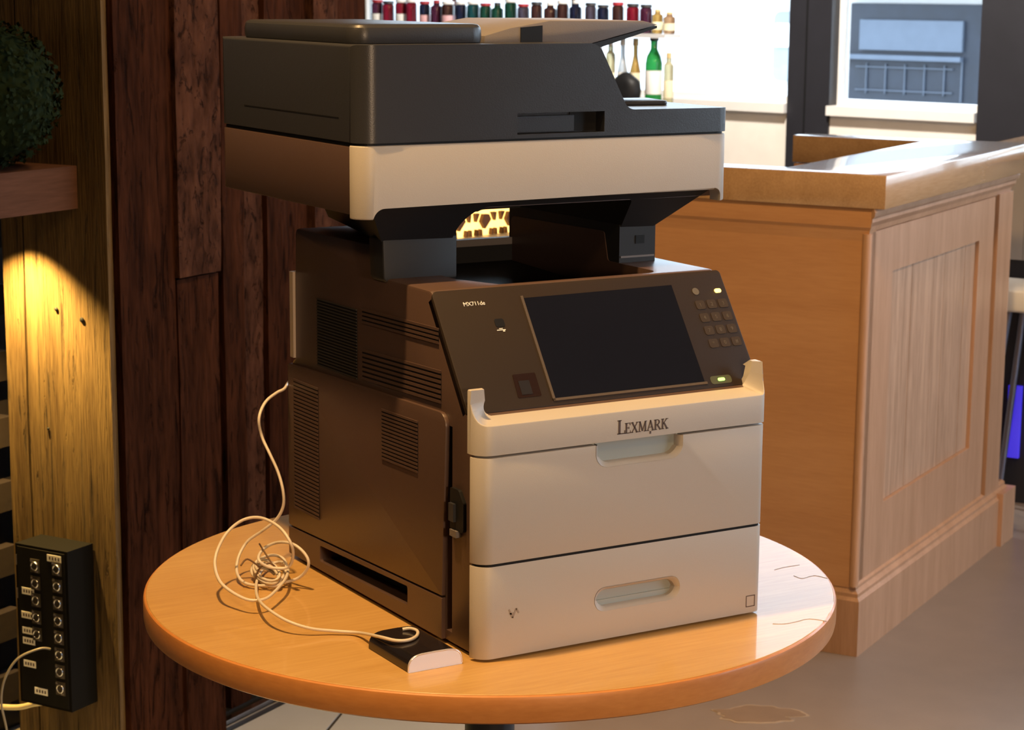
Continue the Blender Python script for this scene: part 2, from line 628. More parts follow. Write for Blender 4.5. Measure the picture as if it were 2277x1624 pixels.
# the space behind the post, left of it
wo = struct(obj('wall_outer', box(bm_new(), -4.5, -1.20, 1.36, 1.45, 0, H), M_DARKW, None, False, ROOM, ROT))
stone = plain('dark_reddish_brick', (0.014, 0.006, 0.0035), 0.85, bump=0.8, bscale=60, var=0.35)
br_me = mesh_of(bevel(box(bm_new(), -0.105, 0.105, -0.02, 0.012, -0.030, 0.030), 0.006, 1), 'brick', stone)
for r in range(18):
    for k in range(3):
        b = bpy.data.objects.new('brick', br_me)
        COL.objects.link(b)
        b.parent = wo
        b.location = (-1.44 - 0.22 * k - (0.11 if r % 2 else 0), 1.35 + RND.uniform(-0.004, 0.004), 0.10 + 0.067 * r)
# metal strip at the foot of the plank wall
ms = obj('baseboard_left', bevel(box(bm_new(), -1.125, -0.55, PV - 0.040, PV - 0.024, 0.006, 0.020), 0.003, 2), M_CHROME, None, True, ROOM, ROT)
struct(ms, 'bright metal strip at the foot of the plank wall')
obj('strip', bevel(box(bm_new(), -1.46, -1.140, PV - 0.045, PV - 0.027, 0.006, 0.020), 0.003, 2), M_CHROME, ms)
obj('gap', box(bm_new(), -1.46, -0.55, PV - 0.060, PV - 0.045, 0.006, 0.0085), M_BLACK, ms, False)

# --- window wall behind the bar (its own direction)
WA = (4.18, 4.59, 0.0)
WR = math.radians(-70)
wb = bm_new()
box(wb, -6.3, 6.4, 0.0, 0.18, 0.0, 1.022)
box(wb, -6.3, 6.4, 0.0, 0.18, 3.0, H)
wb = struct(obj('wall_back', wb, M_BEIGE, None, False, WA, WR), 'beige wall below the windows')
posts = [(-5.2, -5.0), (-2.75, -2.55), (-0.11, 0.088), (0.742, 1.02), (2.6, 2.8), (4.6, 4.8)]
for a, b in posts:
    pb = bevel(box(bm_new(), a, b, -0.012, 0.11, 0.0 if a in (-0.11, 0.742) else 1.0, 1.80), 0.006, 2)
    p_ = obj('window_post', pb, M_FRAME, wb)
    if a == -0.11:
        obj('groove', box(bm_new(), -0.030, -0.022, -0.014, -0.010, 0.0, 1.80), M_BLACK, p_, False)
k = 0
for i in range(len(posts) - 1):
    a, b = posts[i][1], posts[i + 1][0]
    k += 1
    fr = bm_new()
    box(fr, a, a + 0.022, 0.05, 0.10, 1.06, 1.80)
    box(fr, b - 0.022, b, 0.05, 0.10, 1.06, 1.80)
    box(fr, a + 0.022, b - 0.022, 0.05, 0.10, 1.06, 1.085)
    box(fr, a + 0.022, b - 0.022, 0.05, 0.10, 1.775, 1.80)
    w = struct(obj('window_%d' % k, fr, M_SILLW, None, False, WA, WR))
    obj('pane', box(bm_new(), a + 0.022, b - 0.022, 0.072, 0.078, 1.085, 1.775), M_GLASS, w, False)
    obj('sill', bevel(box(bm_new(), a, b, -0.035, 0.12, 1.022, 1.06), 0.006, 2), M_SILLW, w)

obj('transom', box(bm_new(), -6.3, 6.4, -0.05, 0.17, 1.80, 1.92), M_FRAME, wb, False)
cw = struct(obj('window_6', box(bm_new(), -6.3, 6.4, 0.072, 0.078, 1.92, 3.0), M_GLASS, None, False, WA, WR))
for s_ in (-4.6, -3.1, -1.6, 1.4, 2.9, 4.4):
    obj('glazing_bar', box(bm_new(), s_ - 0.02, s_ + 0.02, 0.05, 0.10, 1.92, 3.0), M_FRAME, cw, False)

# --- outside
pv = obj('street_pavement', box(bm_new(), -30, 30, 0.4, 40, -0.2, -0.1), M_PAVE, None, False, WA, WR)
struct(pv)
bd = thing('shop_building', 'pale building with blue-tinted glazing across the street, seen through the window', 'building',
           (WA[0] + 6.4 * math.cos(math.radians(20)), WA[1] + 6.4 * math.sin(math.radians(20)), -0.1), WR)
obj('wall', box(bm_new(), -14, 10, 0.0, 0.4, 0.0, 1.62), M_EXTW, bd, False)
obj('roof_ledge', bevel(box(bm_new(), -14, 10, -0.25, 0.45, 1.62, 1.74), 0.02, 2), M_EXTW, bd)
rp = fillet([(-3.62, 0.80), (-2.15, 0.80), (-2.15, 1.52), (-3.62, 1.52)], 0.13)
gz = obj('glazing', prism(bm_new(), rp, 'y', -0.07, 0.0), M_EXTB, bd)
obj('light_panel', box(bm_new(), -3.42, -2.58, -0.10, -0.07, 1.18, 1.40), M_EXTL, gz, False)
obj('ledge', box(bm_new(), -3.62, -2.58, -0.12, -0.07, 1.11, 1.145), M_EXTL, gz, False)
for x in (-3.36, -3.20, -3.04, -2.88, -2.72):
    obj('grid_bar', box(bm_new(), x - 0.004, x + 0.004, -0.085, -0.07, 0.86, 1.08), M_EXTG, gz, False)
for z in (0.885, 1.055):
    obj('grid_bar', box(bm_new(), -3.45, -2.65, -0.087, -0.07, z - 0.004, z + 0.004), M_EXTG, gz, False)
obj('grid_bar', box(bm_new(), -2.585, -2.575, -0.087, -0.07, 0.82, 1.11), M_EXTG, gz, False)
g2 = obj('glazing', prism(bm_new(), fillet([(-4.20, 0.92), (-3.90, 0.92), (-3.90, 1.45), (-4.20, 1.45)], 0.06), 'y', -0.05, 0.0), plain('pale_milky_panel', (0.30, 0.34, 0.37), 0.6), bd)
for x in (-4.17,):
    obj('white_sign', box(bm_new(), x, x + 0.15, -0.07, -0.05, 1.18, 1.36), M_EXTW, g2, False)

# ================================================================ TABLE
TC = (0.1877, 0.2777)
tr = 0.4608
tb = thing('round_table', 'round varnished oak pedestal table carrying the printer', 'table', (TC[0], TC[1], 0))
prof = [(0.02, TZ - 0.036), (tr - 0.006, TZ - 0.036), (tr - 0.001, TZ - 0.033), (tr, TZ - 0.028), (tr, TZ - 0.006), (tr - 0.001, TZ - 0.0025), (tr - 0.004, TZ - 0.0006)]
obj('edge_band', lathe(bm_new(), [(tr - 0.02, TZ - 0.036)] + prof[1:6] + [(tr - 0.0025, TZ - 0.001), (tr - 0.02, TZ - 0.001)], 160), M_EDGE_WARM, tb)
obj('tabletop', lathe(bm_new(), [(0.01, TZ - 0.03), (tr - 0.02, TZ - 0.03), (tr - 0.019, TZ - 0.0008), (tr - 0.0035, TZ - 0.0008), (tr - 0.0045, TZ), (0.01, TZ)], 160), M_TABLE, tb)
obj('column', lathe(bm_new(), [(0.034, 0.02), (0.034, TZ - 0.06)], 32), M_DARKM, tb)
obj('top_plate', lathe(bm_new(), [(0.16, TZ - 0.046), (0.17, TZ - 0.036)], 48), M_DARKM, tb)
obj('base', lathe(bm_new(), [(0.24, 0.006), (0.24, 0.014), (0.22, 0.022), (0.05, 0.032), (0.036, 0.05)], 64), M_DARKM, tb)
# fine dark hairline cracks at the right of the top
HAIR = [[(0.3639, -0.1493), (0.3847, -0.1456), (0.4097, -0.1467)], [(0.3694, -0.1849), (0.3709, -0.2005), (0.3885, -0.1979), (0.3963, -0.1998), (0.4014, -0.2174)], [(0.2119, -0.3422), (0.2252, -0.3497), (0.2445, -0.3498), (0.2655, -0.3487), (0.2785, -0.3667)]]
for pts in HAIR:
    obj('hairline_scratch', tube(bm_new(), [(p.x, p.y, TZ) for p in spline([(a_, b_, 0) for a_, b_ in pts], 5)], 0.0006, 5), plain('grey_scratch', (0.30, 0.30, 0.36), 0.7), tb)

# ================================================================ PRINTER
BW = 0.425
pr = thing('printer', 'large office printer and scanner, dark grey with white front drawers, on the round table', 'printer', (0, 0, TZ))
# body shell: side profile (y, z)
prof = [(-0.0005, 0.004), (0.512, 0.004), (0.512, 0.050), (0.508, 0.278), (0.498, 0.284), (0.494, 0.458), (0.488, 0.463), (0.250, 0.466),
        (0.240, 0.4275), (0.112, 0.4275), (0.106, 0.4255), (0.016, 0.292), (-0.0005, 0.286)]
shell = prism(bm_new(), prof, 'x', 0.004, 0.421)
bevel(shell, 0.005, 2, 0.6)
well = prism(bm_new(), fillet([(0.104, 0.118), (0.343, 0.118), (0.343, 0.60), (0.100, 0.60)], [0.012, 0.02, 0, 0]), 'z', 0.385, 0.60)
lip = prism(bm_new(), [(0.080, 0.180), (0.105, 0.118), (0.12, 0.118), (0.12, 0.30), (0.080, 0.30)], 'z', 0.405, 0.60)
notch = box(bm_new(), 0.35, 0.6, 0.235, 0.60, 0.4275, 0.60)
groove = box(bm_new(), -0.02, 0.012, 0.0525, 0.0670, 0.018, 0.272)
slot = prism(bm_new(), fillet([(0.158, 0.0255), (0.412, 0.0185), (0.412, 0.0400), (0.158, 0.0490)], 0.003), 'x', -0.02, 0.030)
shell = cut(shell, [well, lip, notch, groove, slot])
body = obj('body', shell, M_DARK_WARM, pr)
obj('output_tray', prism(bm_new(), [(0.122, 0.3855), (0.505, 0.3855), (0.505, 0.400), (0.30, 0.392)], 'x', 0.105, 0.342), M_BLACK, body)
obj('tray_slot_back', box(bm_new(), 0.0285, 0.0295, 0.155, 0.415, 0.017, 0.051), M_BLACK, body, False)

# left side: lower door panel and tray side
door_pts = fillet([(0.0685, 0.0605), (0.5125, 0.0470), (0.5095, 0.2755), (0.0585, 0.2870)], [0.001, 0.004, 0.004, 0.016])
sd = obj('side_door', bevel(prism(bm_new(), door_pts, 'x', -0.0015, 0.0045), 0.0012, 2), M_DARK_WARM, pr)
obj('tray_side', bevel(cut(prism(bm_new(), [(0.0685, 0.006), (0.5125, 0.006), (0.5125, 0.0445), (0.0685, 0.0578)], 'x', -0.0015, 0.0045),
                           [prism(bm_new(), fillet([(0.158, 0.0255), (0.412, 0.0185), (0.412, 0.0400), (0.158, 0.0490)], 0.003), 'x', -0.02, 0.030)]), 0.0006, 1), M_DARK_WARM, pr)
lt = bm_new()
prism(lt, fillet([(0.018, 0.150), (0.050, 0.150), (0.050, 0.200), (0.030, 0.200), (0.018, 0.186)], [0.004, 0.002, 0.002, 0.006, 0.004]), 'x', -0.0005, 0.006)
la = obj('latch', lt, M_BLACK, pr)
obj('latch_lever', bevel(box(bm_new(), -0.0035, 0.004, 0.030, 0.046, 0.142, 0.150), 0.002, 2), M_LGREY, la)
obj('latch_finger', bevel(box(bm_new(), -0.004, 0.004, 0.036, 0.048, 0.160, 0.182), 0.003, 2), M_DARK_COOL, la)


def vent(y0, y1, z0, z1, n, dark, sk=0.0, frac=0.5, x=0.0):
    """Recessed louvre on the left side: dark back plate and slats (y0 is the rear end)."""
    p = obj('vent', prism(bm_new(), [(y1, z0 + sk), (y0, z0), (y0, z1), (y1, z1 + sk)], 'x', x - 0.0006, x + 0.0044), M_BLACK, pr, False)
    b = bm_new()
    pitch = (z1 - z0) / n
    for i in range(n + 1):
        zc = z0 + pitch * i
        h = pitch * frac / 2
        prism(b, [(y1, zc - h + sk), (y0, zc - h), (y0, zc + h), (y1, zc + h + sk)], 'x', x - 0.0016, x + 0.001)
    s = obj('slats', b, dark, p, False)
    s['kind'] = 'stuff'
    return p


vent(0.424, 0.305, 0.287, 0.376, 22, M_BLACK if False else plain('vent_dark_grey', (0.035, 0.033, 0.034), 0.5), 0.001, 0.42, 0.004)
vent(0.290, 0.086, 0.3640, 0.3800, 3, M_DARK_WARM, 0.004, 0.60, 0.004)
vent(0.290, 0.080, 0.2910, 0.3275, 6, M_DARK_WARM, 0.006, 0.58, 0.004)
vent(0.490, 0.412, 0.0775, 0.2560, 34, M_DARK_WARM, 0.0, 0.62, -0.0015)
vent(0.2255, 0.129, 0.2000, 0.2620, 13, M_DARK_WARM, 0.0018, 0.60, -0.0015)
obj('rear_strip', bevel(box(bm_new(), 0.0005, 0.012, 0.494, 0.505, 0.285, 0.403), 0.002, 2), plain('cream_plastic', (0.55, 0.46, 0.38), 0.5), pr)


# white front: two drawers and the bezel under the control panel
FR = (-0.0117, -0.021, 0.0029)          # the white front stands this far proud of the body


def front_plan(y_back=0.021, r=0.0205, x0=0.0097, x1=0.4265):
    return fillet([(x0, y_back), (x0, 0.0), (x1, 0.0), (x1, y_back)], [0, r, 0.012, 0], 8)


def stadium(x0, x1, z0, z1, r, skew=0.0):
    return fillet([(x0, z0), (x1, z0 + skew), (x1, z1 + skew), (x0, z1)], r, 8)


low = prism(bm_new(), front_plan(), 'z', 0.0005, 0.1135)
bevel(low, 0.0015, 2)
low = cut(low, [prism(bm_new(), stadium(0.172, 0.2985, 0.0360, 0.0665, 0.0148), 'y', -0.05, 0.024)])
dl = obj('drawer', low, M_WHITE, pr, loc=FR)


def scoop(x0, x1, z0, z1, r, open_top=False):
    """Flared rim of a handle recess."""
    bm = bm_new()
    seg = stadium(x0, x1, z0, z1, r)
    cx, cz = (x0 + x1) / 2, (z0 + z1) / 2
    if open_top:
        seg = fillet([(x0, z1), (x0, z0), (x1, z0), (x1, z1)], [0, r, r, 0], 8)
    rows = []
    for t, d in ((1.0, -0.0004), (0.975, 0.0015), (0.955, 0.005), (0.950, 0.0130)):
        row = []
        for (x, z) in seg:
            dx, dz = x - cx, z - cz
            off = (1 - t) * 0.10
            nx = x - math.copysign(min(abs(dx), off), dx)
            nz = z - math.copysign(min(abs(dz), off), dz) if not (open_top and z > z1 - 1e-5) else z
            row.append(bm.verts.new((nx, d, nz)))
        rows.append(row)
    n = len(seg)
    for a, b in zip(rows, rows[1:]):
        for i in range(n if not open_top else n - 1):
            bm.faces.new((a[i], a[(i + 1) % n], b[(i + 1) % n], b[i]))
    bmesh.ops.recalc_face_normals(bm, faces=bm.faces[:])
    for f in bm.faces:
        if f.normal.y > 0:
            f.normal_flip()
    return bm


obj('handle_rim', scoop(0.1722, 0.2983, 0.0362, 0.0663, 0.0146), M_WHITE, dl)
obj('handle_recess', box(bm_new(), 0.170, 0.300, 0.0125, 0.0150, 0.034, 0.068), M_BLUEGREY, dl, False)
obj('handle_ledge', bevel(box(bm_new(), 0.176, 0.295, 0.0105, 0.0130, 0.036, 0.0475), 0.001, 1), M_BLUEGREY, dl)
mk = bm_new()
for (a, b) in (((-0.006, 0.006), (-0.001, -0.005)), ((-0.001, -0.005), (0.004, 0.006)), ((0.004, 0.006), (0.0075, 0.0)), ((-0.0055, 0.0005), (0.0, 0.0005))):
    d = Vector((b[0] - a[0], b[1] - a[1])).normalized()
    n_ = Vector((-d.y, d.x)) * 0.0011
    prism(mk, [(0.0577 + a[0] + n_.x, 0.0525 + a[1] + n_.y), (0.0577 + b[0] + n_.x, 0.0525 + b[1] + n_.y), (0.0577 + b[0] - n_.x, 0.0525 + b[1] - n_.y), (0.0577 + a[0] - n_.x, 0.0525 + a[1] - n_.y)], 'y', -0.0004, 0.0006)
obj('recycling_mark', mk, plain('grey_ink', (0.30, 0.25, 0.21), 0.6), dl, False)
sq = bm_new()
for a in ((0.4015, 0.4155, 0.0085, 0.0095), (0.4015, 0.4155, 0.0225, 0.0235), (0.4015, 0.4025, 0.0095, 0.0225), (0.4145, 0.4155, 0.0095, 0.0225)):
    box(sq, a[0], a[1], -0.0004, 0.0008, a[2], a[3])
obj('square_mark', sq, M_INK, dl, False)

up = prism(bm_new(), front_plan(), 'z', 0.1165, 0.2440)
bevel(up, 0.0015, 2)
up = cut(up, [prism(bm_new(), fillet([(0.171, 0.30), (0.171, 0.2160), (0.298, 0.2160), (0.298, 0.30)], [0, 0.017, 0.017, 0], 8), 'y', -0.05, 0.024)])
du = obj('drawer', up, M_WHITE, pr, loc=FR)
obj('handle_rim', scoop(0.1712, 0.2978, 0.2162, 0.2438, 0.0168, True), M_WHITE, du)
obj('handle_recess', box(bm_new(), 0.169, 0.300, 0.0125, 0.0150, 0.214, 0.2450), M_BLUEGREY, du, False)
obj('drawer_shadow_gap', prism(bm_new(), front_plan(0.0205, 0.018, 0.0127, 0.4235), 'z', 0.1135, 0.1165), M_BLACK, pr, False, FR)

# bezel: a white band whose lip frames the panel and rises in a short tip at each end
X0, X1, ZT = 0.0097, 0.4275, 0.2825
outer, inner = [], []


def half(sgn, xe, r, tip, cor):
    o_ = [(xe, 0.027, 0.3228), (xe, r + 0.0006, 0.3222), (xe, r, 0.3060)]
    i_ = [(xe + sgn * tip, 0.027, 0.3228), (xe + sgn * tip, 0.0215, 0.3220), (xe + sgn * (tip + 0.0015), 0.0225, 0.3120)]
    for k in range(0, 9):
        a = k / 8.0 * math.pi / 2
        o_.append((xe + sgn * (r - r * math.cos(a)), r - r * math.sin(a), ZT + 0.0235 * (1 - math.sin(a)) ** 2))
        q = math.sin(a)
        i_.append((xe + sgn * (tip + 0.0020 + (cor - tip - 0.0020) * (1 - math.cos(a))), 0.0230 + 0.0135 * q, 0.3085 - 0.0205 * q))
    return o_, i_


lo_, li_ = half(1, X0, 0.0205, 0.0190, 0.037)
ro_, ri_ = half(-1, X1, 0.0120, 0.0105, 0.015)
outer = lo_ + ro_[::-1]
inner = li_ + ri_[::-1]
bz = bm_new()
va = [bz.verts.new(p) for p in outer]
vb = [bz.verts.new(p) for p in inner]
vc = [bz.verts.new((p[0], p[1], 0.2470)) for p in outer]
vd = [bz.verts.new((p[0], p[1] + 0.014, p[2] - 0.008)) for p in inner]
for i in range(len(va) - 1):
    bz.faces.new((va[i], va[i + 1], vb[i + 1], vb[i]))
    bz.faces.new((vc[i], vc[i + 1], va[i + 1], va[i]))
    bz.faces.new((vb[i], vb[i + 1], vd[i + 1], vd[i]))
bz.faces.new(vc)
bmesh.ops.recalc_face_normals(bz, faces=bz.faces[:])
ed = [e for e in bz.edges if e.verts[0] in va and e.verts[1] in va]
bmesh.ops.bevel(bz, geom=ed, offset=0.0018, segments=2, profile=0.5, affect='EDGES', clamp_overlap=True)
be = obj('bezel', bz, M_WHITE, pr, loc=FR)


# lettering LEXMARK in capitals with serifs, small capitals after the L
def letters():
    bm = bm_new()

    def st(x, y, s, a, b, w):
        a, b = Vector(a), Vector(b)
        d = (b - a).normalized()
        n = Vector((-d.y, d.x)) * w / 2
        q = [a + n, b + n, b - n, a - n]
        prism(bm, [(x + p.x * s, y + p.y * s) for p in q], 'y', -0.0006, 0.0004)

    G = {
        'L': (0.72, [((.2, 0), (.2, 1), .17), ((.03, .97), (.37, .97), .06), ((.03, .03), (.66, .03), .07), ((.65, .0), (.65, .24), .06)]),
        'E': (0.74, [((.2, 0), (.2, 1), .17), ((.03, .97), (.64, .97), .07), ((.03, .03), (.68, .03), .07), ((.2, .52), (.5, .52), .06), ((.65, .0), (.65, .25), .06), ((.61, .76), (.61, 1), .06), ((.49, .4), (.49, .64), .05)]),
        'X': (0.86, [((.14, 1), (.72, 0), .16), ((.74, 1), (.12, 0), .08), ((.0, .97), (.3, .97), .06), ((.58, .97), (.86, .97), .06), ((.0, .03), (.28, .03), .06), ((.56, .03), (.88, .03), .06)]),
        'M': (1.06, [((.16, 0), (.2, 1), .08), ((.2, 1), (.52, .06), .15), ((.82, 1), (.52, .06), .07), ((.84, 0), (.84, 1), .16), ((.02, .03), (.32, .03), .06), ((.68, .03), (1.0, .03), .06), ((.06, .97), (.24, .97), .06), ((.8, .97), (1.0, .97), .06)]),
        'A': (0.84, [((.42, 1), (.12, 0), .08), ((.40, 1), (.72, 0), .16), ((.22, .34), (.58, .34), .06), ((.0, .03), (.26, .03), .06), ((.56, .03), (.86, .03), .06), ((.42, -.30), (.42, -.05), .17)]),
        'R': (0.86, [((.2, 0), (.2, 1), .17), ((.03, .97), (.45, .97), .06), ((.45, .97), (.6, .85), .10), ((.62, .88), (.62, .62), .15), ((.6, .62), (.45, .5), .10), ((.2, .5), (.48, .5), .06), ((.4, .5), (.76, .0), .15), ((.03, .03), (.37, .03), .06), ((.64, .03), (.86, .03), .06)]),
        'K': (0.86, [((.2, 0), (.2, 1), .17), ((.68, 1), (.24, .46), .07), ((.36, .6), (.74, 0), .16), ((.03, .97), (.37, .97), .06), ((.03, .03), (.37, .03), .06), ((.54, .97), (.84, .97), .06), ((.56, .03), (.9, .03), .06)]),
    }
    x = 0.2005
    for i, ch in enumerate('LEXMARK'):
        wd, ss = G[ch]
        s = 0.0172 if i == 0 else 0.0128
        for a, b, w in ss:
            st(x, 0.2545, s, a, b, w)
        x += wd * s * (0.88 if i == 0 else 0.945)
    return bm


obj('lettering', letters(), M_INK, be, False)

# control panel
PN = Vector((0, -0.134, 0.092)).normalized()       # outward normal
PS = Vector((0, 0.092, 0.134)).normalized()        # up the slope
PA = Vector((0, 0.016, 0.292))


def panel_mat(x, s, lift=0.0):
    o = PA + PS * s + PN * lift + Vector((x, 0, 0))
    return Matrix(((1, PS.x, PN.x, o.x), (0, PS.y, PN.y, o.y), (0, PS.z, PN.z, o.z), (0, 0, 0, 1)))


def on_panel(bm, x=0.0, s=0.0, lift=0.0):
    return xform(bm, panel_mat(x, s, lift))


cpb = bm_new()
prism(cpb, fillet([(0.004, 0.000), (0.428, 0.000), (0.428, 0.1625), (0.004, 0.1625)], [0.004, 0.004, 0.006, 0.008]), 'z', -0.012, 0.0016)
bevel(cpb, 0.0012, 2)
cp = obj('control_panel', on_panel(cpb), plain('panel_taupe', (0.026, 0.018, 0.014), 0.5, bump=0.12, bscale=800, spec=0.2), pr)
scr = prism(bm_new(), [(0.1260, 0.0090), (0.3462, 0.0095), (0.3462, 0.1455), (0.1260, 0.1440)], 'z', 0.0, 0.0024)
obj('screen', on_panel(scr), M_SCREEN, cp, False)
fr = bm_new()
box(fr, 0.1225, 0.1260, 0.0060, 0.1470, 0.0, 0.0030)
box(fr, 0.1225, 0.3495, 0.0058, 0.0090, 0.0, 0.0030)
obj('screen_edge', on_panel(fr), plain('panel_edge', (0.09, 0.07, 0.055), 0.4), cp, False)
usb = prism(bm_new(), fillet([(0.0765, 0.1085), (0.0895, 0.1085), (0.0895, 0.1195), (0.0765, 0.1195)], 0.003), 'z', 0.0, 0.0022)
ub = obj('usb_port', on_panel(usb), M_BLACK, cp, False)
us = bm_new()
box(us, 0.0765, 0.0885, 0.1040, 0.1050, 0.0, 0.0020)
box(us, 0.0800, 0.0850, 0.1060, 0.1068, 0.0, 0.0020)
box(us, 0.0845, 0.0872, 0.1022, 0.1036, 0.0, 0.0020)
obj('usb_symbol', on_panel(us), M_PRINT, ub, False)
sqp = prism(bm_new(), fillet([(0.0765, 0.0143), (0.1092, 0.0143), (0.1095, 0.0452), (0.0780, 0.0452)], 0.002), 'z', 0.0, 0.0021)
sp = obj('sensor_window', on_panel(sqp), plain('dark_red_brown_window', (0.020, 0.010, 0.008), 0.25), cp, False)
obj('sensor_rib', on_panel(box(bm_new(), 0.083, 0.098, 0.018, 0.036, 0.0018, 0.0026)), plain('dark_brown_insert', (0.008, 0.005, 0.004), 0.5), sp, False)
tx = text_mesh('MX711de', 0.0088)
xform(tx, Matrix.Diagonal((0.86, 0.86, 1, 1)))
obj('model_lettering', on_panel(tx, 0.0415, 0.1395, 0.0018), M_PRINT, cp, False)
for (x, s) in ((0.4141, 0.1324),):
    obj('indicator_button', on_panel(prism(bm_new(), fillet([(x - 0.005, s - 0.0028), (x + 0.005, s - 0.0028), (x + 0.005, s + 0.0028), (x - 0.005, s + 0.0028)], 0.0025), 'z', 0, 0.0026)), M_LEDY, cp, False)
obj('round_button', on_panel(lathe(bm_new(), [(0.005, 0.0), (0.005, 0.0024)], 20, 0.3798, 0.1338)), M_KEY, cp, False)
obj('power_indicator', on_panel(prism(bm_new(), fillet([(0.3670, 0.0080), (0.3776, 0.0080), (0.3776, 0.0122), (0.3670, 0.0122)], 0.002), 'z', 0, 0.0026)), M_LEDG, cp, False)
obj('power_button', on_panel(prism(bm_new(), fillet([(0.356, 0.0045), (0.388, 0.0045), (0.388, 0.0155), (0.356, 0.0155)], 0.004), 'z', 0, 0.0020)), plain('button_green_grey', (0.075, 0.085, 0.055), 0.4), cp, False)
DIG = ['1', '2', '3', '4', '5', '6', '7', '8', '9', '*', '0', '#']
for r_ in range(4):
    for c_ in range(3):
        kx, ks = 0.3800 + 0.0178 * c_, 0.1145 - 0.0182 * r_
        kk = obj('key', on_panel(prism(bm_new(), fillet([(kx - 0.007, ks - 0.0062), (kx + 0.007, ks - 0.0062), (kx + 0.007, ks + 0.0062), (kx - 0.007, ks + 0.0062)], 0.003), 'z', 0, 0.0023)), plain('key_taupe', (0.039, 0.028, 0.021), 0.4), cp, False)
        obj('key_digit', on_panel(text_mesh(DIG[r_ * 3 + c_], 0.0075), kx - 0.0020, ks - 0.0026, 0.0022), M_KEY, kk, False)

# scanner: necks, tapered hull, white band, dark lid
SX0, SX1, SY, SB = -0.0634, 0.4812, 0.163, 0.590
hull = bm_new()
top = [(-0.040, 0.178, 0.524), (0.472, 0.178, 0.528), (0.472, 0.540, 0.528), (0.050, 0.540, 0.524)]
bot = [(-0.003, 0.222, 0.474), (0.398, 0.214, 0.474), (0.398, 0.505, 0.474), (0.060, 0.505, 0.474)]
tv = [hull.verts.new(p) for p in top]
bv = [hull.verts.new(p) for p in bot]
hull.faces.new(tv)
hull.faces.new(bv[::-1])
for i in range(4):
    hull.faces.new((tv[i], bv[i], bv[(i + 1) % 4], tv[(i + 1) % 4]))
bmesh.ops.recalc_face_normals(hull, faces=hull.faces[:])
# opening of the output bay through the hull: rounded upper left corner
ap = fillet([(0.0960, 0.40), (0.0960, 0.5150), (0.345, 0.5150), (0.345, 0.40)], [0, 0.034, 0.006, 0], 10)
bay = prism(bm_new(), ap, 'y', 0.10, 0.47)
back_ap = fillet([(0.235, 0.40), (0.248, 0.4400), (0.275, 0.4765), (0.3545, 0.4765), (0.3610, 0.4690), (0.3610, 0.40)], [0, 0.01, 0.02, 0.006, 0.003, 0], 8)
bay2 = prism(bm_new(), back_ap, 'y', 0.30, 0.70)
hull = cut(hull, [bay, bay2])
hu = obj('scanner_underside', hull, plain('near_black_plastic', (0.013, 0.013, 0.015), 0.6, spec=0.2), pr)
nl = bevel(prism(bm_new(), fillet([(-0.001, 0.4225), (0.1030, 0.4225), (0.1030, 0.478), (-0.003, 0.478)], [0.008, 0.003, 0, 0], 6), 'y', 0.220, 0.258), 0.005, 3)
obj('neck', nl, plain('charcoal_plastic', (0.022, 0.023, 0.026), 0.5, spec=0.3), pr)
nr = bevel(box(bm_new(), 0.3440, 0.4010, 0.2140, 0.500, 0.4250, 0.478), 0.004, 2)
nr = obj('neck', nr, MATS['charcoal_plastic'], pr)
obj('latch_hole', box(bm_new(), 0.3690, 0.3830, 0.2128, 0.2145, 0.452, 0.463), M_BLACK, nr, False)
obj('base_line', box(bm_new(), 0.3460, 0.3990, 0.2128, 0.2145, 0.434, 0.4365), M_LGREY, nr, False)
for a_, b_ in ((0.3610, 0.3985), (0.0985, 0.2360)):
    obj('rear_wall', box(bm_new(), a_, b_, 0.462, 0.500, 0.384, 0.500), MATS['near_black_plastic'], pr, False)
re_ = obj('rear_edge', box(bm_new(), 0.2360, 0.3610, 0.490, 0.502, 0.384, 0.4225), MATS['near_black_plastic'], pr, False)
obj('edge_strip', box(bm_new(), 0.2360, 0.3610, 0.490, 0.502, 0.4225, 0.4325), M_LGREY, re_, False)


def scan_plan(r, inset=0.0, x0=SX0, x1=SX1, y0=SY, y1=SB):
    return fillet([(x0 + inset, y0 + inset), (x1 - inset, y0 + inset), (x1 - inset, y1 - inset), (x0 + inset, y1 - inset)], [r, r * 0.7, r * 0.7, r], 10)


# flatbed: dark sides, white front band wrapping both front corners
fbm = bm_new()
prism(fbm, scan_plan(0.023, 0.0006), 'z', 0.5140, 0.5960)
bevel(fbm, 0.002, 2)
# the dark side pieces end where the white band starts
fbk = cut(fbm, [box(bm_new(), -0.2, 0.7, 0.0, 0.1868, 0.40, 0.70)])
ss = obj('scanner_sides', fbk, M_DARK_WARM, pr)
bandp = scan_plan(0.023)
wb_ = bm_new()
prism(wb_, bandp, 'z', 0.5090, 0.5975)
bevel(wb_, 0.0022, 3)
arch = prism(bm_new(), fillet([(-0.044, 0.40), (-0.044, 0.5220), (0.4690, 0.5265), (0.4690, 0.40)], [0, 0.016, 0.010, 0], 8), 'y', 0.0, 0.40)
wb_ = cut(wb_, [box(bm_new(), -0.2, 0.7, 0.1868, 0.80, 0.30, 0.70), arch])
wbd = obj('scanner_band', wb_, M_WHITE, pr)
lipb = prism(bm_new(), [(0.1655, 0.5315), (0.1695, 0.5235), (0.1760, 0.5235), (0.1760, 0.5315)], 'x', -0.036, 0.464)
obj('band_lip', bevel(lipb, 0.0015, 2), M_WHITE, wbd)
# body of the flatbed under the lid (fills behind the band)
obj('scanner_tray', bevel(box(bm_new(), -0.045, 0.464, 0.1760, 0.580, 0.5230, 0.5950), 0.003, 1), MATS['near_black_plastic'], pr)
obj('lid_gap', prism(bm_new(), scan_plan(0.021, 0.003), 'z', 0.5955, 0.6010), M_BLACK, pr, False)

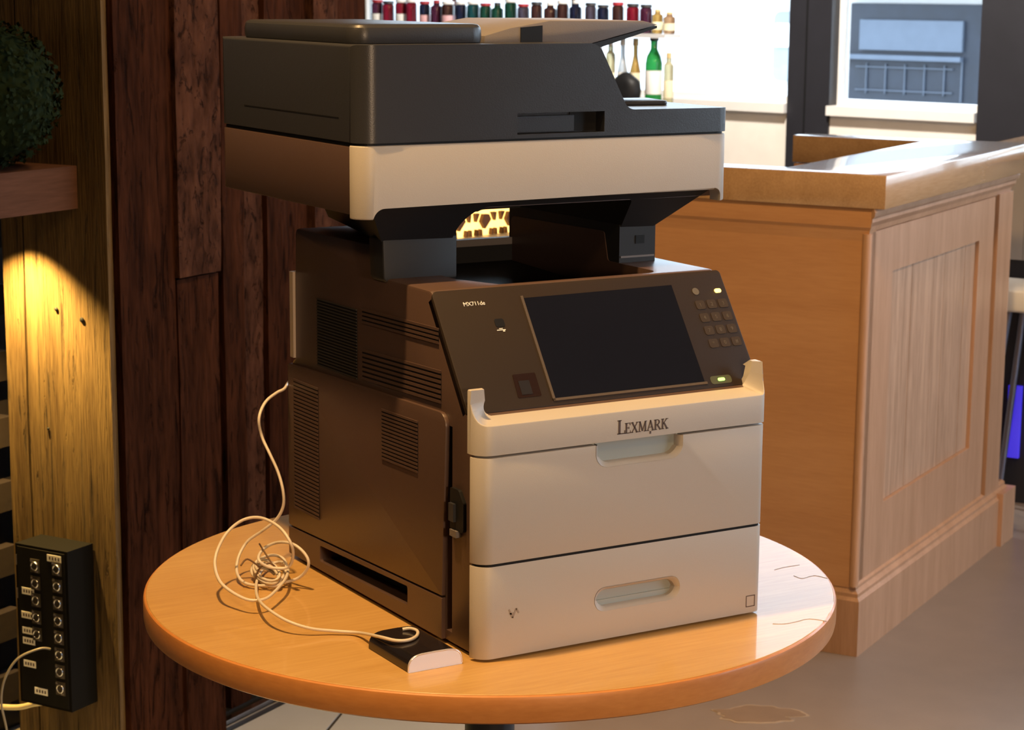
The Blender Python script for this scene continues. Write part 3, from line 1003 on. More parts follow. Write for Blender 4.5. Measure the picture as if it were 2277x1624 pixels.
# lid with the document feeder: front profile (x, z), rounded left corner
lp = fillet([(SX0, 0.6005), (0.4817, 0.6005), (0.4817, 0.6315), (0.3192, 0.6325), (0.2742, 0.7165), (SX0, 0.7165)], [0.001, 0.003, 0.004, 0.018, 0.022, 0.004], 8)
lid = prism(bm_new(), lp, 'y', 0.05, 0.70)
outer = bm_new()
prism(outer, [(-0.5, -0.5), (1.0, -0.5), (1.0, 1.2), (-0.5, 1.2)], 'z', 0.4, 0.9)
hole = prism(bm_new(), scan_plan(0.025, 0.0, SX0, 0.4817, SY - 0.001, SB), 'z', 0.3, 1.0)
frame_c = cut(outer, [hole])
rec = bevel(box(bm_new(), 0.1552, 0.2837, 0.08, 0.183, 0.6055, 0.6315), 0.002, 1)
lid = cut(lid, [frame_c, rec])
li = obj('lid', lid, M_DARK_COOL, pr)
obj('lid_handle', bevel(box(bm_new(), 0.1562, 0.2432, 0.1705, 0.1820, 0.6075, 0.6270), 0.002, 2), M_DARK_COOL, li)
obj('lid_handle_dark', box(bm_new(), 0.2432, 0.2827, 0.1810, 0.1825, 0.6065, 0.6305), M_BLACK, li, False)
obj('lid_seam', box(bm_new(), SX0 - 0.0004, SX0 + 0.001, 0.215, 0.500, 0.6284, 0.6296), M_BLACK, li, False)
cv = prism(bm_new(), fillet([(-0.052, 0.198), (0.132, 0.198), (0.132, 0.545), (-0.052, 0.545)], [0.022, 0.020, 0.02, 0.03], 8), 'z', 0.7135, 0.7400)
bevel(cv, 0.008, 3)
co = obj('feeder_cover', cv, M_DARK_COOL, li)
trp = [(0.142, 0.7140), (0.142, 0.7250), (0.180, 0.7345), (0.238, 0.7435), (0.380, 0.7430), (0.404, 0.7380), (0.300, 0.7140)]
trm = prism(bm_new(), trp, 'y', 0.222, 0.440)
bevel(trm, 0.0012, 2)
tr_ = obj('feeder_tray', trm, M_LGREY, li)
obj('tray_hinge', prism(bm_new(), [(0.194, 0.7145), (0.226, 0.7145), (0.226, 0.7375), (0.194, 0.7350)], 'y', 0.2205, 0.2225), M_BLACK, tr_, False)
obj('tray_underside', prism(bm_new(), [(0.298, 0.7125), (0.404, 0.7365), (0.404, 0.7335), (0.310, 0.7075)], 'y', 0.224, 0.438), MATS['charcoal_plastic'], tr_, False)
obj('paper_stop', bevel(prism(bm_new(), fillet([(0.345, 0.250), (0.432, 0.235), (0.452, 0.315), (0.345, 0.33)], 0.006), 'z', 0.6320, 0.6375), 0.0012, 2), M_DARK_COOL, li)

# ================================================================ CARD READER AND CABLE
cr = thing('card_reader', 'small glossy black card reader with pale lilac end, window sheen in its colour, beside the printer', 'card reader', (-0.0515, -0.008, TZ))
prof = [(-0.0355, 0.0)]
for k in range(17):
    a = math.pi * (1 - k / 16.0)
    x = 0.0355 * math.copysign(abs(math.cos(a)) ** 0.45, math.cos(a))
    prof.append((x, 0.002 + 0.0185 * math.sin(a) ** 0.75))
prof.append((0.0355, 0.0))
bb = prism(bm_new(), prof, 'y', 0.0025, 0.104)
bevel(bb, 0.0008, 1, 0.9)
obj('case', bb, M_GLOSSB, cr)
cap = prism(bm_new(), [(x * 1.005, z * 1.02) for x, z in prof], 'y', 0.0, 0.0025)
obj('end_cap', cap, M_CAP_SHEEN, cr)
rimp = [(x, 0.0005, z) for x, z in prof[1:-1]]
obj('end_rim', tube(bm_new(), rimp, 0.0011, 6), plain('bright_lilac_rim', (0.85, 0.84, 0.95), 0.15, metal=0.6), cr)

CABLE = [(0.03, 0.545, 0.245), (0.012, 0.535, 0.244), (-0.0137, 0.4948, 0.243), (-0.0284, 0.4877, 0.24), (-0.052, 0.472, 0.232), (-0.0685, 0.4559, 0.215), (-0.065, 0.4559, 0.19), (-0.0606, 0.4399, 0.168), (-0.0543, 0.4284, 0.145), (-0.0517, 0.419, 0.122), (-0.0508, 0.4201, 0.1), (-0.0567, 0.4294, 0.08), (-0.0691, 0.4466, 0.062), (-0.0845, 0.4648, 0.044), (-0.1009, 0.4577, 0.026), (-0.1135, 0.4333, 0.012), (-0.1145, 0.4041, 0.006), (-0.0988, 0.3812, 0.006), (-0.0777, 0.3777, 0.01), (-0.0616, 0.3901, 0.02), (-0.0574, 0.4048, 0.03), (-0.0671, 0.4151, 0.035), (-0.0775, 0.4285, 0.03), (-0.0873, 0.4365, 0.02), (-0.0935, 0.4301, 0.01), (-0.0904, 0.4075, 0.006), (-0.0756, 0.3825, 0.006), (-0.0544, 0.3645, 0.015), (-0.0483, 0.3477, 0.035), (-0.051, 0.3528, 0.05), (-0.0601, 0.3721, 0.06), (-0.0681, 0.4049, 0.055), (-0.0828, 0.416, 0.045), (-0.1013, 0.3889, 0.04), (-0.0891, 0.3804, 0.03), (-0.0684, 0.369, 0.03), (-0.0671, 0.3543, 0.05), (-0.0731, 0.3505, 0.07), (-0.078, 0.3746, 0.085), (-0.0876, 0.4111, 0.09), (-0.1055, 0.4293, 0.085), (-0.1273, 0.4317, 0.07), (-0.1523, 0.406, 0.055), (-0.1637, 0.387, 0.04), (-0.1724, 0.3484, 0.03), (-0.1665, 0.3186, 0.022), (-0.1556, 0.294, 0.018), (-0.1358, 0.2897, 0.018), (-0.1099, 0.3128, 0.02), (-0.0792, 0.3511, 0.022), (-0.0513, 0.407, 0.018), (-0.0413, 0.4555, 0.012), (-0.0636, 0.4535, 0.008), (-0.0973, 0.4036, 0.008), (-0.1268, 0.3389, 0.012), (-0.1491, 0.2763, 0.02), (-0.1563, 0.2295, 0.022), (-0.1473, 0.1958, 0.016), (-0.1263, 0.1761, 0.009), (-0.0991, 0.1629, 0.005), (-0.0772, 0.1389, 0.006), (-0.0844, 0.0701, 0.0215), (-0.0771, 0.0433, 0.0235), (-0.0633, 0.0376, 0.0235), (-0.0478, 0.0465, 0.0235), (-0.0379, 0.0628, 0.0235), (-0.0405, 0.0763, 0.0235), (-0.0487, 0.0805, 0.0225)]
cb = thing('cable', 'thin cream cable looping from the printer back to the card reader', 'cable', (0, 0, TZ))
pts = [Vector((p[0], p[1], max(p[2], 0.0026))) for p in spline(CABLE, 5)]
obj('lead', tube(bm_new(), pts, 0.0021, 7), M_CABLE, cb)
# tight coil held with a dark twist tie in the middle of the tangle
coil = []
for k in range(0, 90):
    a = k / 90.0 * 2 * math.pi * 3.5
    coil.append(Vector((-0.086 + 0.011 * math.cos(a) + 0.0016 * math.sin(a * 0.37), 0.398 + 0.032 * math.sin(a), 0.010 + 0.006 * math.sin(a + 0.8) + 0.0018 * k / 12.0)))
obj('coil', tube(bm_new(), coil, 0.0020, 7), M_CABLE, cb)
tie = bm_new()
tube(tie, spline([(-0.103, 0.402, 0.006), (-0.095, 0.398, 0.026), (-0.080, 0.394, 0.030), (-0.070, 0.392, 0.010), (-0.082, 0.398, 0.003), (-0.103, 0.402, 0.006)], 5), 0.0013, 6)
tube(tie, spline([(-0.095, 0.398, 0.026), (-0.110, 0.405, 0.038), (-0.122, 0.400, 0.032)], 5), 0.0012, 6)
tube(tie, spline([(-0.080, 0.394, 0.030), (-0.086, 0.410, 0.047), (-0.090, 0.412, 0.055)], 5), 0.0012, 6)
obj('twist_tie', tie, plain('brown_tie', (0.12, 0.065, 0.03), 0.6), cb)

# ================================================================ TIMBER POST, SHELF, SPLITTER BOX (left)
PFV, PLU = 0.905, -1.4925
po = thing('timber_post', 'massive rough timber post between the shelf and the plank wall', 'post', ROOM, ROT)
obj('timber', mesh_of(rough_plank(PLU + 0.002, -1.3325, PFV + 0.002, 1.125, 0.0, H, 21, 0.003, 60, 6), 'timber', M_POST_LIT if False else M_OLD), None, po)
obj('facing_board', mesh_of(rough_plank(PLU - 0.014, PLU + 0.0, PFV + 0.016, 1.122, 0.0, H, 24, 0.0016, 60, 5), 'facing_board', M_POST_LIT), None, po)
obj('facing_board', mesh_of(rough_plank(PLU - 0.012, PLU + 0.03, 1.129, 1.178, 0.0, H, 27, 0.003, 60, 4), 'facing_board', M_POST_LIT), None, po)
obj('plank', mesh_of(rough_plank(-1.3315, -1.2045, PFV - 0.010, 1.00, 0.978, H, 31, 0.005, 60, 6), 'plank', M_OLD2), None, po)
obj('plank', mesh_of(rough_plank(-1.3300, -1.2060, PFV - 0.002, 1.00, 0.0, 0.974, 35, 0.004, 50, 6), 'plank', M_OLD), None, po)
for (v, z, r_) in ((1.046, 0.930, 0.004), (0.985, 0.915, 0.005), (1.075, 0.700, 0.003)):
    b = lathe(bm_new(), [(r_, 0.0), (r_ * 0.9, 0.0018), (r_ * 0.4, 0.003)], 10)
    xform(b, Matrix.Translation((PLU - 0.0155, v, z)) @ Matrix.Rotation(math.radians(-90), 4, 'Y'))
    obj('nail', b, M_BLACK, po)

sh = obj('wall_shelf', bevel(box(bm_new(), -2.9, PLU - 0.016, 0.986, 1.345, 1.121, 1.199), 0.003, 2), M_SHELF, None, True, ROOM, ROT)
tag(sh, 'thick dark wooden shelf fixed to the left of the post', 'shelf')

tp = thing('topiary_ball', 'dark green clipped boxwood ball on the shelf', 'plant', W(-1.662, 1.055, 1.199), ROT)
core = bm_new()
bmesh.ops.create_icosphere(core, subdivisions=3, radius=0.118)
for v in core.verts:
    v.co *= 1 + 0.05 * noise.noise(v.co * 30)
    v.co.z += 0.132
obj('core', core, M_LEAF, tp)
lv = bm_new()
rr = random.Random(3)
for k in range(2600):
    z = rr.uniform(-1, 1)
    a = rr.uniform(0, 2 * math.pi)
    q = math.sqrt(1 - z * z)
    n = Vector((q * math.cos(a), q * math.sin(a), z))
    c = n * rr.uniform(0.114, 0.131) + Vector((0, 0, 0.134))
    t = n.orthogonal().normalized()
    t.rotate(Matrix.Rotation(rr.uniform(0, 6.28), 3, n))
    t = (t + n * rr.uniform(0.2, 0.9)).normalized()
    s = t.cross(n).normalized()
    L_, w_ = 0.013, 0.0045
    vs = [lv.verts.new(c), lv.verts.new(c + t * L_ * .5 + s * w_), lv.verts.new(c + t * L_), lv.verts.new(c + t * L_ * .5 - s * w_)]
    lv.faces.new(vs)
lf = obj('foliage', lv, M_LEAF, tp, False)
lf['kind'] = 'stuff'

dl_ = thing('shelf_downlight', 'small round downlight recessed under the wooden shelf', 'lamp', W(-1.5965, 1.105, 1.121), ROT)
obj('ring', lathe(bm_new(), [(0.012, -0.006), (0.020, -0.006), (0.021, 0.0)], 24), M_CHROME, dl_)
obj('lens', lathe(bm_new(), [(0.006, -0.0065), (0.011, -0.0065), (0.011, -0.004)], 20), plain('downlight_lens', (1, 0.85, 0.5), 0.4, emit=(1.0, 0.72, 0.28), estr=6.0), dl_)
sl = bpy.data.lights.new('shelf_spot', 'SPOT')
sl.energy = SHELF_LAMP_W
sl.color = (1.0, 0.645, 0.19)
sl.spot_size = math.radians(102)
sl.spot_blend = 0.75
sl.shadow_soft_size = 0.004
slo = bpy.data.objects.new('shelf_spot', sl)
COL.objects.link(slo)
slo.parent = dl_
slo.location = (0, 0, -0.012)

BXU, BXV = -1.5799, 0.975
sb = thing('splitter_box', 'black wall box with two rows of silver sockets and white labels, on the post', 'socket box', W(BXU, BXV, 0.18), ROT)
# local: u from 0 (socket face) to the post, v from 0
BD = PLU - BXU - 0.016
obj('housing', bevel(box(bm_new(), 0.0, BD, 0.0, 0.127, 0.0, 0.311), 0.004, 2), plain('matte_black_paint', (0.007, 0.0065, 0.006), 0.9, spec=0.05), sb)
obj('face_plate', bevel(box(bm_new(), -0.002, 0.0, 0.006, 0.121, 0.005, 0.306), 0.0006, 1), plain('black_satin_plate', (0.009, 0.008, 0.007), 0.7, spec=0.1), sb)
jb = bm_new()
box(jb, -0.0035, -0.001, -0.011, 0.011, -0.013, 0.013)
jack_me = mesh_of(bevel(jb, 0.001, 1), 'socket', plain('worn_socket_metal', (0.10, 0.085, 0.065), 0.35, metal=0.6))
ring = bm_new()
tube(ring, [(-0.005, 0.0075 * math.cos(a * math.pi / 8), 0.0075 * math.sin(a * math.pi / 8)) for a in range(16)], 0.0016, 6, True)
ring_me = mesh_of(ring, 'ring', M_CHROME)
tab = bm_new()
box(tab, -0.0055, -0.003, -0.009, -0.003, -0.0115, -0.0075)
box(tab, -0.0055, -0.003, 0.004, 0.0095, 0.008, 0.0115)
tab_me = mesh_of(tab, 'tab', M_CHROME, False)
spots = [(0.024, 0.276 - 0.0332 * i) for i in range(8)] + [(0.0772, 0.274 - 0.0332 * i) for i in range(5)]
for (v, z) in spots:
    s = obj('socket', jack_me, None, sb, loc=(0, v, z))
    obj('ring', ring_me, None, s)
    obj('tab', tab_me, None, s)
for (v, z, w_, h_) in ((0.030, 0.2945, 0.034, 0.013), (0.097, 0.2215, 0.030, 0.013), (0.100, 0.1745, 0.030, 0.013), (0.099, 0.1440, 0.030, 0.013), (0.099, 0.1240, 0.030, 0.013), (0.099, 0.0790, 0.030, 0.013), (0.073, 0.0290, 0.032, 0.013)):
    l_ = obj('label_strip', box(bm_new(), -0.0026, -0.0018, v - w_ / 2, v + w_ / 2, z - h_ / 2, z + h_ / 2), plain('paper_label', (0.88, 0.85, 0.78), 0.6), sb, False)
    d_ = bm_new()
    for q in range(4):
        box(d_, -0.0030, -0.0025, v - w_ * 0.38 + q * w_ * 0.21, v - w_ * 0.38 + q * w_ * 0.21 + 0.0035, z - 0.003, z + 0.003)
    obj('print', d_, M_INK, l_, False)
for (z0, z1) in ((0.29, 0.31), (0.225, 0.245)):
    obj('corner_trim', box(bm_new(), -0.003, 0.0, 0.1215, 0.1245, z0 - 0.02, z1 - 0.02), M_CHROME, sb, False)
pcb = spline([(-0.004, 0.045, 0.118), (-0.022, 0.055, 0.122), (-0.05, 0.085, 0.105), (-0.066, 0.104, 0.065), (-0.068, 0.112, 0.02), (-0.060, 0.110, -0.03), (-0.052, 0.105, -0.10), (-0.05, 0.105, -0.176)], 6)
pc = obj('patch_lead', tube(bm_new(), pcb, 0.0022, 7), plain('grey_lead', (0.20, 0.17, 0.13), 0.4), None, loc=W(BXU, BXV, 0.18), rotz=ROT)
tag(pc, 'thin grey lead plugged into the black socket box, hanging down', 'cable')

cdp = spline([(-1.545, 1.36, 0.118), (-1.545, 1.25, 0.134), (-1.545, 1.150, 0.147), (-1.545, 1.102, 0.163), (-1.545, 1.070, 0.1715), (-1.545, 1.045, 0.176), (-1.545, 1.035, 0.1795)], 6)
cdt = obj('cable_conduit', tube(bm_new(), cdp, 0.0055, 10), plain('pale_yellow_conduit', (0.66, 0.55, 0.32), 0.45), None, loc=ROOM, rotz=ROT)
tag(cdt, 'pale yellow conduit entering the black socket box from below', 'pipe')

# ================================================================ BAR (right)
ba = thing('bar_counter', 'panelled oak bar counter with moulded plinth, right of the table', 'counter', ROOM, ROT)
obj('end_panel', bevel(box(bm_new(), 0.012, 0.075, 0.020, 0.80, 0.160, 0.992), 0.002, 1), M_BAR, ba)
# plinth: end and side with a stepped moulding on top
pp = [(0.0, 0.0), (0.0, 0.132), (0.006, 0.140), (0.006, 0.148), (0.014, 0.156), (0.014, 0.163), (0.022, 0.168), (0.05, 0.168), (0.05, 0.0)]


def mould_u(bm, prof, u0, u1, v0=0.0, m0=0.0):
    """Extrude (depth, z) along u on the side facing -v; mitred at the start."""
    n = len(prof)
    lo = [bm.verts.new((u0 + (d if m0 else 0), v0 + d, z)) for d, z in prof]
    hi = [bm.verts.new((u1, v0 + d, z)) for d, z in prof]
    for i in range(n):
        bm.faces.new((lo[i], lo[(i + 1) % n], hi[(i + 1) % n], hi[i]))
    bm.faces.new(lo[::-1])
    bm.faces.new(hi)
    bmesh.ops.recalc_face_normals(bm, faces=bm.faces[:])
    return bm


def mould_v(bm, prof, v0, v1, u0=0.0, m0=0.0):
    n = len(prof)
    lo = [bm.verts.new((u0 + d, v0 + (d if m0 else 0), z)) for d, z in prof]
    hi = [bm.verts.new((u0 + d, v1, z)) for d, z in prof]
    for i in range(n):
        bm.faces.new((lo[i], lo[(i + 1) % n], hi[(i + 1) % n], hi[i]))
    bm.faces.new(lo[::-1])
    bm.faces.new(hi)
    bmesh.ops.recalc_face_normals(bm, faces=bm.faces[:])
    return bm


obj('plinth', mould_u(bm_new(), pp, 0.0, 1.22, 0.0, 1), M_BARV, ba, False)
obj('plinth', mould_v(bm_new(), pp, 0.0, 0.80, 0.0, 1), M_BARV, ba, False)
cp_ = [(0.050, 1.043), (-0.006, 1.043), (-0.010, 1.036), (-0.008, 1.026), (0.000, 1.020), (0.000, 1.012), (0.010, 1.000), (0.014, 0.988), (0.020, 0.984), (0.05, 0.984)]
obj('crown_moulding', mould_u(bm_new(), cp_, 0.0, 1.14, 0.004, 1), M_BARV, ba, False)
cpv = [(0.05, 1.043), (0.004, 1.043), (0.004, 1.000), (0.008, 0.992), (0.012, 0.968), (0.05, 0.968)]
obj('crown_moulding', mould_v(bm_new(), cpv, 0.004, 0.80, 0.0, 1), M_BAR, ba, False)
# corner bead and the framed panel of the long side
obj('corner_bead', tube(bm_new(), [(0.012, 0.018, 0.165), (0.012, 0.018, 0.985)], 0.011, 12), M_BARV, ba)
obj('groove', box(bm_new(), 0.024, 0.034, 0.0235, 0.03, 0.165, 0.985), M_DARKW, ba, False)
FV = 0.020
fr_ = bm_new()
box(fr_, 0.034, 0.200, FV, FV + 0.03, 0.165, 0.985)
box(fr_, 0.880, 1.010, FV, FV + 0.03, 0.165, 0.985)
box(fr_, 0.200, 0.880, FV, FV + 0.03, 0.880, 0.985)
box(fr_, 0.200, 0.880, FV, FV + 0.03, 0.165, 0.325)
obj('panel_frame', fr_, M_BARV, ba, False)
nb = 8
for i in range(nb):
    a, b = 0.201 + 0.678 * i / nb, 0.201 + 0.678 * (i + 1) / nb
    obj('board', bevel(box(bm_new(), a + 0.0008, b - 0.0008, FV + 0.009 + RND.uniform(0, 0.001), FV + 0.026, 0.326, 0.879), 0.0018, 1), M_BARP, ba)
obj('board_back', box(bm_new(), 0.19, 0.89, FV + 0.026, FV + 0.034, 0.30, 0.90), M_DARKW, ba, False)
obj('groove', box(bm_new(), 1.010, 1.022, 0.030, 0.05, 0.165, 1.030), M_DARKW, ba, False)
obj('pilaster', bevel(box(bm_new(), 1.022, 1.150, 0.012, 0.06, 0.165, 0.990), 0.004, 2), M_BARV, ba)
obj('plinth_block', bevel(box(bm_new(), 1.12, 1.24, -0.012, 0.08, 0.0, 0.150), 0.004, 2), M_BARV, ba)
obj('inner_panel', box(bm_new(), 0.075, 1.06, 0.215, 0.235, 0.0, 1.040), M_BAR, ba, False)
obj('far_panel', bevel(box(bm_new(), 1.075, 1.14, 0.06, 0.62, 0.0, 1.04), 0.003, 1), M_BAR, ba)

ct = bm_new()
pl_ = [(-0.004, -0.026), (1.165, -0.026), (1.165, 0.625), (1.072, 0.625), (1.072, 0.243), (0.085, 0.243), (0.085, 0.80), (-0.004, 0.80)]
prism(ct, pl_, 'z', 1.0432, 1.1190)
bevel(ct, 0.0025, 2)
ct = obj('bar_countertop', ct, M_BTOP, None, True, ROOM, ROT)
tag(ct, 'thick glossy oak countertop lying on the bar counter', 'countertop')

# beyond the bar at the right edge of the picture
scb = thing('side_cabinet', 'pale grey boarded cabinet behind the far end of the bar', 'cabinet', W(1.62, -0.75, 0), ROT)
obj('carcass', box(bm_new(), 0.02, 0.55, 0.0, 0.98, 0.0, 1.04), plain('dark_blue_black', (0.012, 0.013, 0.02), 0.5), scb, False)
for i in range(8):
    obj('board', bevel(box(bm_new(), 0.0, 0.02, 0.0 + 0.1225 * i, 0.121 + 0.1225 * i, 0.74, 1.04), 0.003, 1), plain('pale_grey_board', (0.30, 0.28, 0.27), 0.5), scb)
obj('led_strip', box(bm_new(), 0.005, 0.019, 0.84, 0.88, 0.14, 0.36), M_BLUE, scb, False)
obj('cabinet_top', bevel(box(bm_new(), -0.02, 0.57, -0.01, 0.99, 1.04, 1.075), 0.003, 1), M_BTOP, scb)
wt = thing('white_stool', 'white rounded seat with a thin metal leg at the right edge, by the bar end', 'stool', W(1.50, -0.02, 0), ROT)
obj('seat', bevel(prism(bm_new(), fillet([(-0.16, -0.20), (0.10, -0.20), (0.10, 0.20), (-0.16, 0.20)], 0.05), 'z', 0.625, 0.690), 0.012, 3), plain('white_seat', (0.78, 0.78, 0.76), 0.35), wt)
for (a, b) in ((-0.12, -0.15), (0.07, -0.15), (-0.12, 0.12), (0.07, 0.12)):
    obj('leg', tube(bm_new(), [(a * 0.8, b * 0.8, 0.63), (a * 1.3, b * 1.3 , 0.0)], 0.010, 8), plain('blue_grey_metal', (0.25, 0.25, 0.32), 0.3, metal=0.8), wt)

# ================================================================ GLOWING LATTICE SCREEN, seen through the printer
gs = thing('lattice_lamp', 'amber backlit lattice lamp glimpsed through the gap of the printer', 'lamp', W(-0.136, 0.94, 0), ROT + math.radians(-14))
obj('cabinet', bevel(box(bm_new(), -0.20, 0.20, 0.0, 0.18, 0.0, 0.905), 0.004, 1), M_DARKW, gs)
obj('ledge', bevel(box(bm_new(), -0.21, 0.21, -0.02, 0.19, 0.905, 0.927), 0.003, 1), plain('grey_ledge', (0.20, 0.19, 0.19), 0.4), gs)
obj('back_panel', prism(bm_new(), fillet([(-0.19, 0.927), (0.19, 0.927), (0.19, 1.10), (-0.19, 1.10)], [0, 0, 0.07, 0.07], 8), 'y', 0.05, 0.10), M_AMBER, gs, False)
lb = bm_new()
for i in range(-2, 3):
    x = i * 0.088 - 0.024
    prism(lb, [(x - 0.016, 0.962), (x - 0.003, 0.944), (x + 0.017, 0.966), (x + 0.010, 0.979), (x - 0.008, 0.980)], 'y', 0.038, 0.0495)
    for q in (-1, 1):
        prism(lb, [(x + 0.044 + q * 0.0145 - 0.007, 0.983), (x + 0.044 + q * 0.0145 + 0.007, 0.983), (x + 0.044 + q * 0.011, 0.962)], 'y', 0.038, 0.0495)
    for q in (-0.030, 0.022, 0.036, 0.058, 0.072):
        prism(lb, [(x + q - 0.0035, 0.928), (x + q + 0.0035, 0.928), (x + q + 0.002, 0.943), (x + q - 0.001, 0.944)], 'y', 0.038, 0.0495)
    box(lb, x - 0.030, x + 0.022, 0.040, 0.0495, 0.9945, 0.9965)
    box(lb, x + 0.030, x + 0.056, 0.040, 0.0495, 1.0040, 1.0056)
obj('lattice', lb, M_LATT, gs, False)

# ================================================================ BOTTLES behind the bar
bs = thing('bottle_shelf', 'two-tier back bar shelf full of bottles in front of the window', 'shelf', WA, WR)
for z in (1.063, 1.345):
    obj('shelf_board', bevel(box(bm_new(), -2.15, -0.283, -0.64, -0.53, z - 0.016, z), 0.002, 1), plain('pale_shelf', (0.55, 0.56, 0.57), 0.3), bs)
for s in (-2.15, -1.5, -0.85):
    obj('upright', bevel(box(bm_new(), s - 0.012, s + 0.012, -0.49, -0.465, 0.0, 1.50), 0.002, 1), M_CHROME, bs)
obj('base_cabinet', box(bm_new(), -2.15, -0.27, -0.70, -0.46, 0.0, 0.85), M_DARKW, bs, False)
COLS = {'ruby red': (0.20, 0.010, 0.022), 'blue-black': (0.014, 0.016, 0.035), 'dark green': (0.012, 0.050, 0.030), 'teal green': (0.012, 0.055, 0.055),
        'dark brown': (0.055, 0.022, 0.018), 'plum': (0.07, 0.016, 0.035), 'grey-violet': (0.07, 0.055, 0.075)}


def make_bottle(cname, h, r, style, cap_col, lab):
    g = bottle_glass('bottle_' + cname.replace(' ', '_').replace('-', '_'), COLS.get(cname, (0.1, 0.1, 0.1)))
    bm = bm_new()
    nk = r * 0.42
    if style == 0:
        pf = [(r * 0.85, 0.0), (r, 0.004), (r, h * 0.58), (r * 0.85, h * 0.68), (nk, h * 0.78), (nk, h * 0.90)]
    elif style == 3:
        nk = r * 0.75
        pf = [(r * 0.85, 0.0), (r, 0.004), (r, h * 0.80), (r * 0.93, h * 0.86), (nk, h * 0.88), (nk, h * 0.91)]
    elif style == 1:
        pf = [(r * 0.85, 0.0), (r, 0.004), (r, h * 0.72), (r * 0.92, h * 0.78), (nk * 1.3, h * 0.82), (nk * 1.3, h * 0.9)]
    else:
        pf = [(r * 0.85, 0.0), (r, 0.004), (r, h * 0.50), (r * 0.6, h * 0.66), (nk, h * 0.74), (nk, h * 0.92)]
    lathe(bm, pf, 18)
    cb_ = lathe(bm_new(), [(nk * 1.25, h * 0.89), (nk * 1.3, h * 0.9), (nk * 1.25, h)], 14)
    lb_ = lathe(bm_new(), [(r * 1.01, h * 0.16), (r * 1.02, h * 0.165), (r * 1.02, h * 0.48), (r * 1.01, h * 0.485)], 18) if lab else None
    return mesh_of(bm, 'glass', g), mesh_of(cb_, 'cap', plain('cap_' + cap_col, {'white': (0.7, 0.7, 0.7), 'dark': (0.03, 0.03, 0.035), 'red': (0.3, 0.02, 0.03), 'gold': (0.55, 0.42, 0.2)}[cap_col], 0.4)), \
        (mesh_of(lb_, 'label', plain('bottle_label_' + lab, {'white': (0.72, 0.72, 0.70), 'cream': (0.70, 0.64, 0.45), 'pink': (0.6, 0.35, 0.38)}[lab], 0.6)) if lab else None)


def put_bottle(cname, h, r, style, cap_col, lab, s, z, d, label, group):
    g, c_, l_ = make_bottle(cname, h, r, style, cap_col, lab)
    x = WA[0] + s * math.cos(WR) - d * math.sin(WR)
    y = WA[1] + s * math.sin(WR) + d * math.cos(WR)
    t = thing('bottle', label, 'bottle', (x, y, z), 0, group)
    obj('glass', g, None, t)
    obj('cap', c_, None, t)
    if l_:
        obj('label', l_, None, t)
    return t


ROW = [('plum', 0), ('ruby red', 0), ('ruby red', 1), ('ruby red', 0), ('blue-black', 1), ('plum', 2), ('dark brown', 0), ('blue-black', 0), ('teal green', 1), ('dark green', 0),
       ('dark green', 2), ('dark green', 1), ('grey-violet', 0), ('dark brown', 1), ('dark brown', 2), ('dark brown', 0), ('blue-black', 2), ('grey-violet', 1), ('blue-black', 1), ('dark brown', 0),
       ('ruby red', 1), ('plum', 0)]
ORD = ['first', 'second', 'third', 'fourth', 'fifth', 'sixth', 'seventh', 'eighth', 'ninth', 'tenth', 'eleventh', 'twelfth', 'thirteenth', 'fourteenth', 'fifteenth', 'sixteenth',
       'seventeenth', 'eighteenth', 'nineteenth', 'twentieth', 'twenty-first', 'twenty-second']
rb = random.Random(11)
n = len(ROW)
for i, (cname, sty) in enumerate(ROW):
    px_s = -1.862 + (-0.415 + 1.862) * i / (n - 1)
    art = 'an' if cname[0] in 'aeiou' else 'a'
    put_bottle(cname, rb.uniform(0.108, 0.128), rb.uniform(0.0240, 0.0278), 3 if sty < 2 else 1, rb.choice(['white', 'dark', 'dark', 'red']), rb.choice([None, None, 'pink', 'white']) if i < 7 else None,
               px_s + rb.uniform(-0.004, 0.004), 1.345, -0.585 + rb.uniform(-0.004, 0.004), 'small %s glass bottle, %s from the left in the top row' % (cname, ORD[i]), 'bottles on the top shelf')
COLS['amber'] = (0.45, 0.28, 0.08)
COLS['honey'] = (0.40, 0.24, 0.13)
put_bottle('amber', 0.095, 0.022, 1, 'gold', 'cream', -0.362, 1.345, -0.58, 'short amber jar at the right end of the top row, before the last', 'bottles on the top shelf')
put_bottle('honey', 0.085, 0.024, 1, 'gold', 'cream', -0.305, 1.345, -0.58, 'last short honey-coloured jar at the right end of the top row', 'bottles on the top shelf')
COLS['bright green'] = (0.03, 0.30, 0.07)
COLS['clear'] = (0.55, 0.58, 0.60)
COLS['straw'] = (0.62, 0.58, 0.36)
for (cn, h, r, sty, cap_, lab, s, lbl) in (
        ('clear', 0.225, 0.023, 0, 'white', 'white', -0.640, 'clear bottle with white label beside the feeder slope, leftmost of the lower row'),
        ('straw', 0.255, 0.020, 1, 'white', 'cream', -0.585, 'tall pale straw bottle with cream label in the lower row'),
        ('clear', 0.262, 0.021, 2, 'white', 'white', -0.525, 'clear bottle with white cap behind the black bag in the lower row'),
        ('amber', 0.262, 0.022, 2, 'gold', 'cream', -0.462, 'bottle with gold cap and cream label left of the green bottle'),
        ('bright green', 0.285, 0.034, 0, 'dark', 'white', -0.372, 'bright green bottle with a tall white label, lower row'),
        ('straw', 0.210, 0.020, 1, 'gold', 'cream', -0.300, 'pale bottle at the right end of the lower row')):
    put_bottle(cn, h, r, sty, cap_, lab, s, 1.063, -0.585, lbl, 'bottles on the lower shelf')
bgm = bm_new()
bmesh.ops.create_icosphere(bgm, subdivisions=3, radius=1.0)
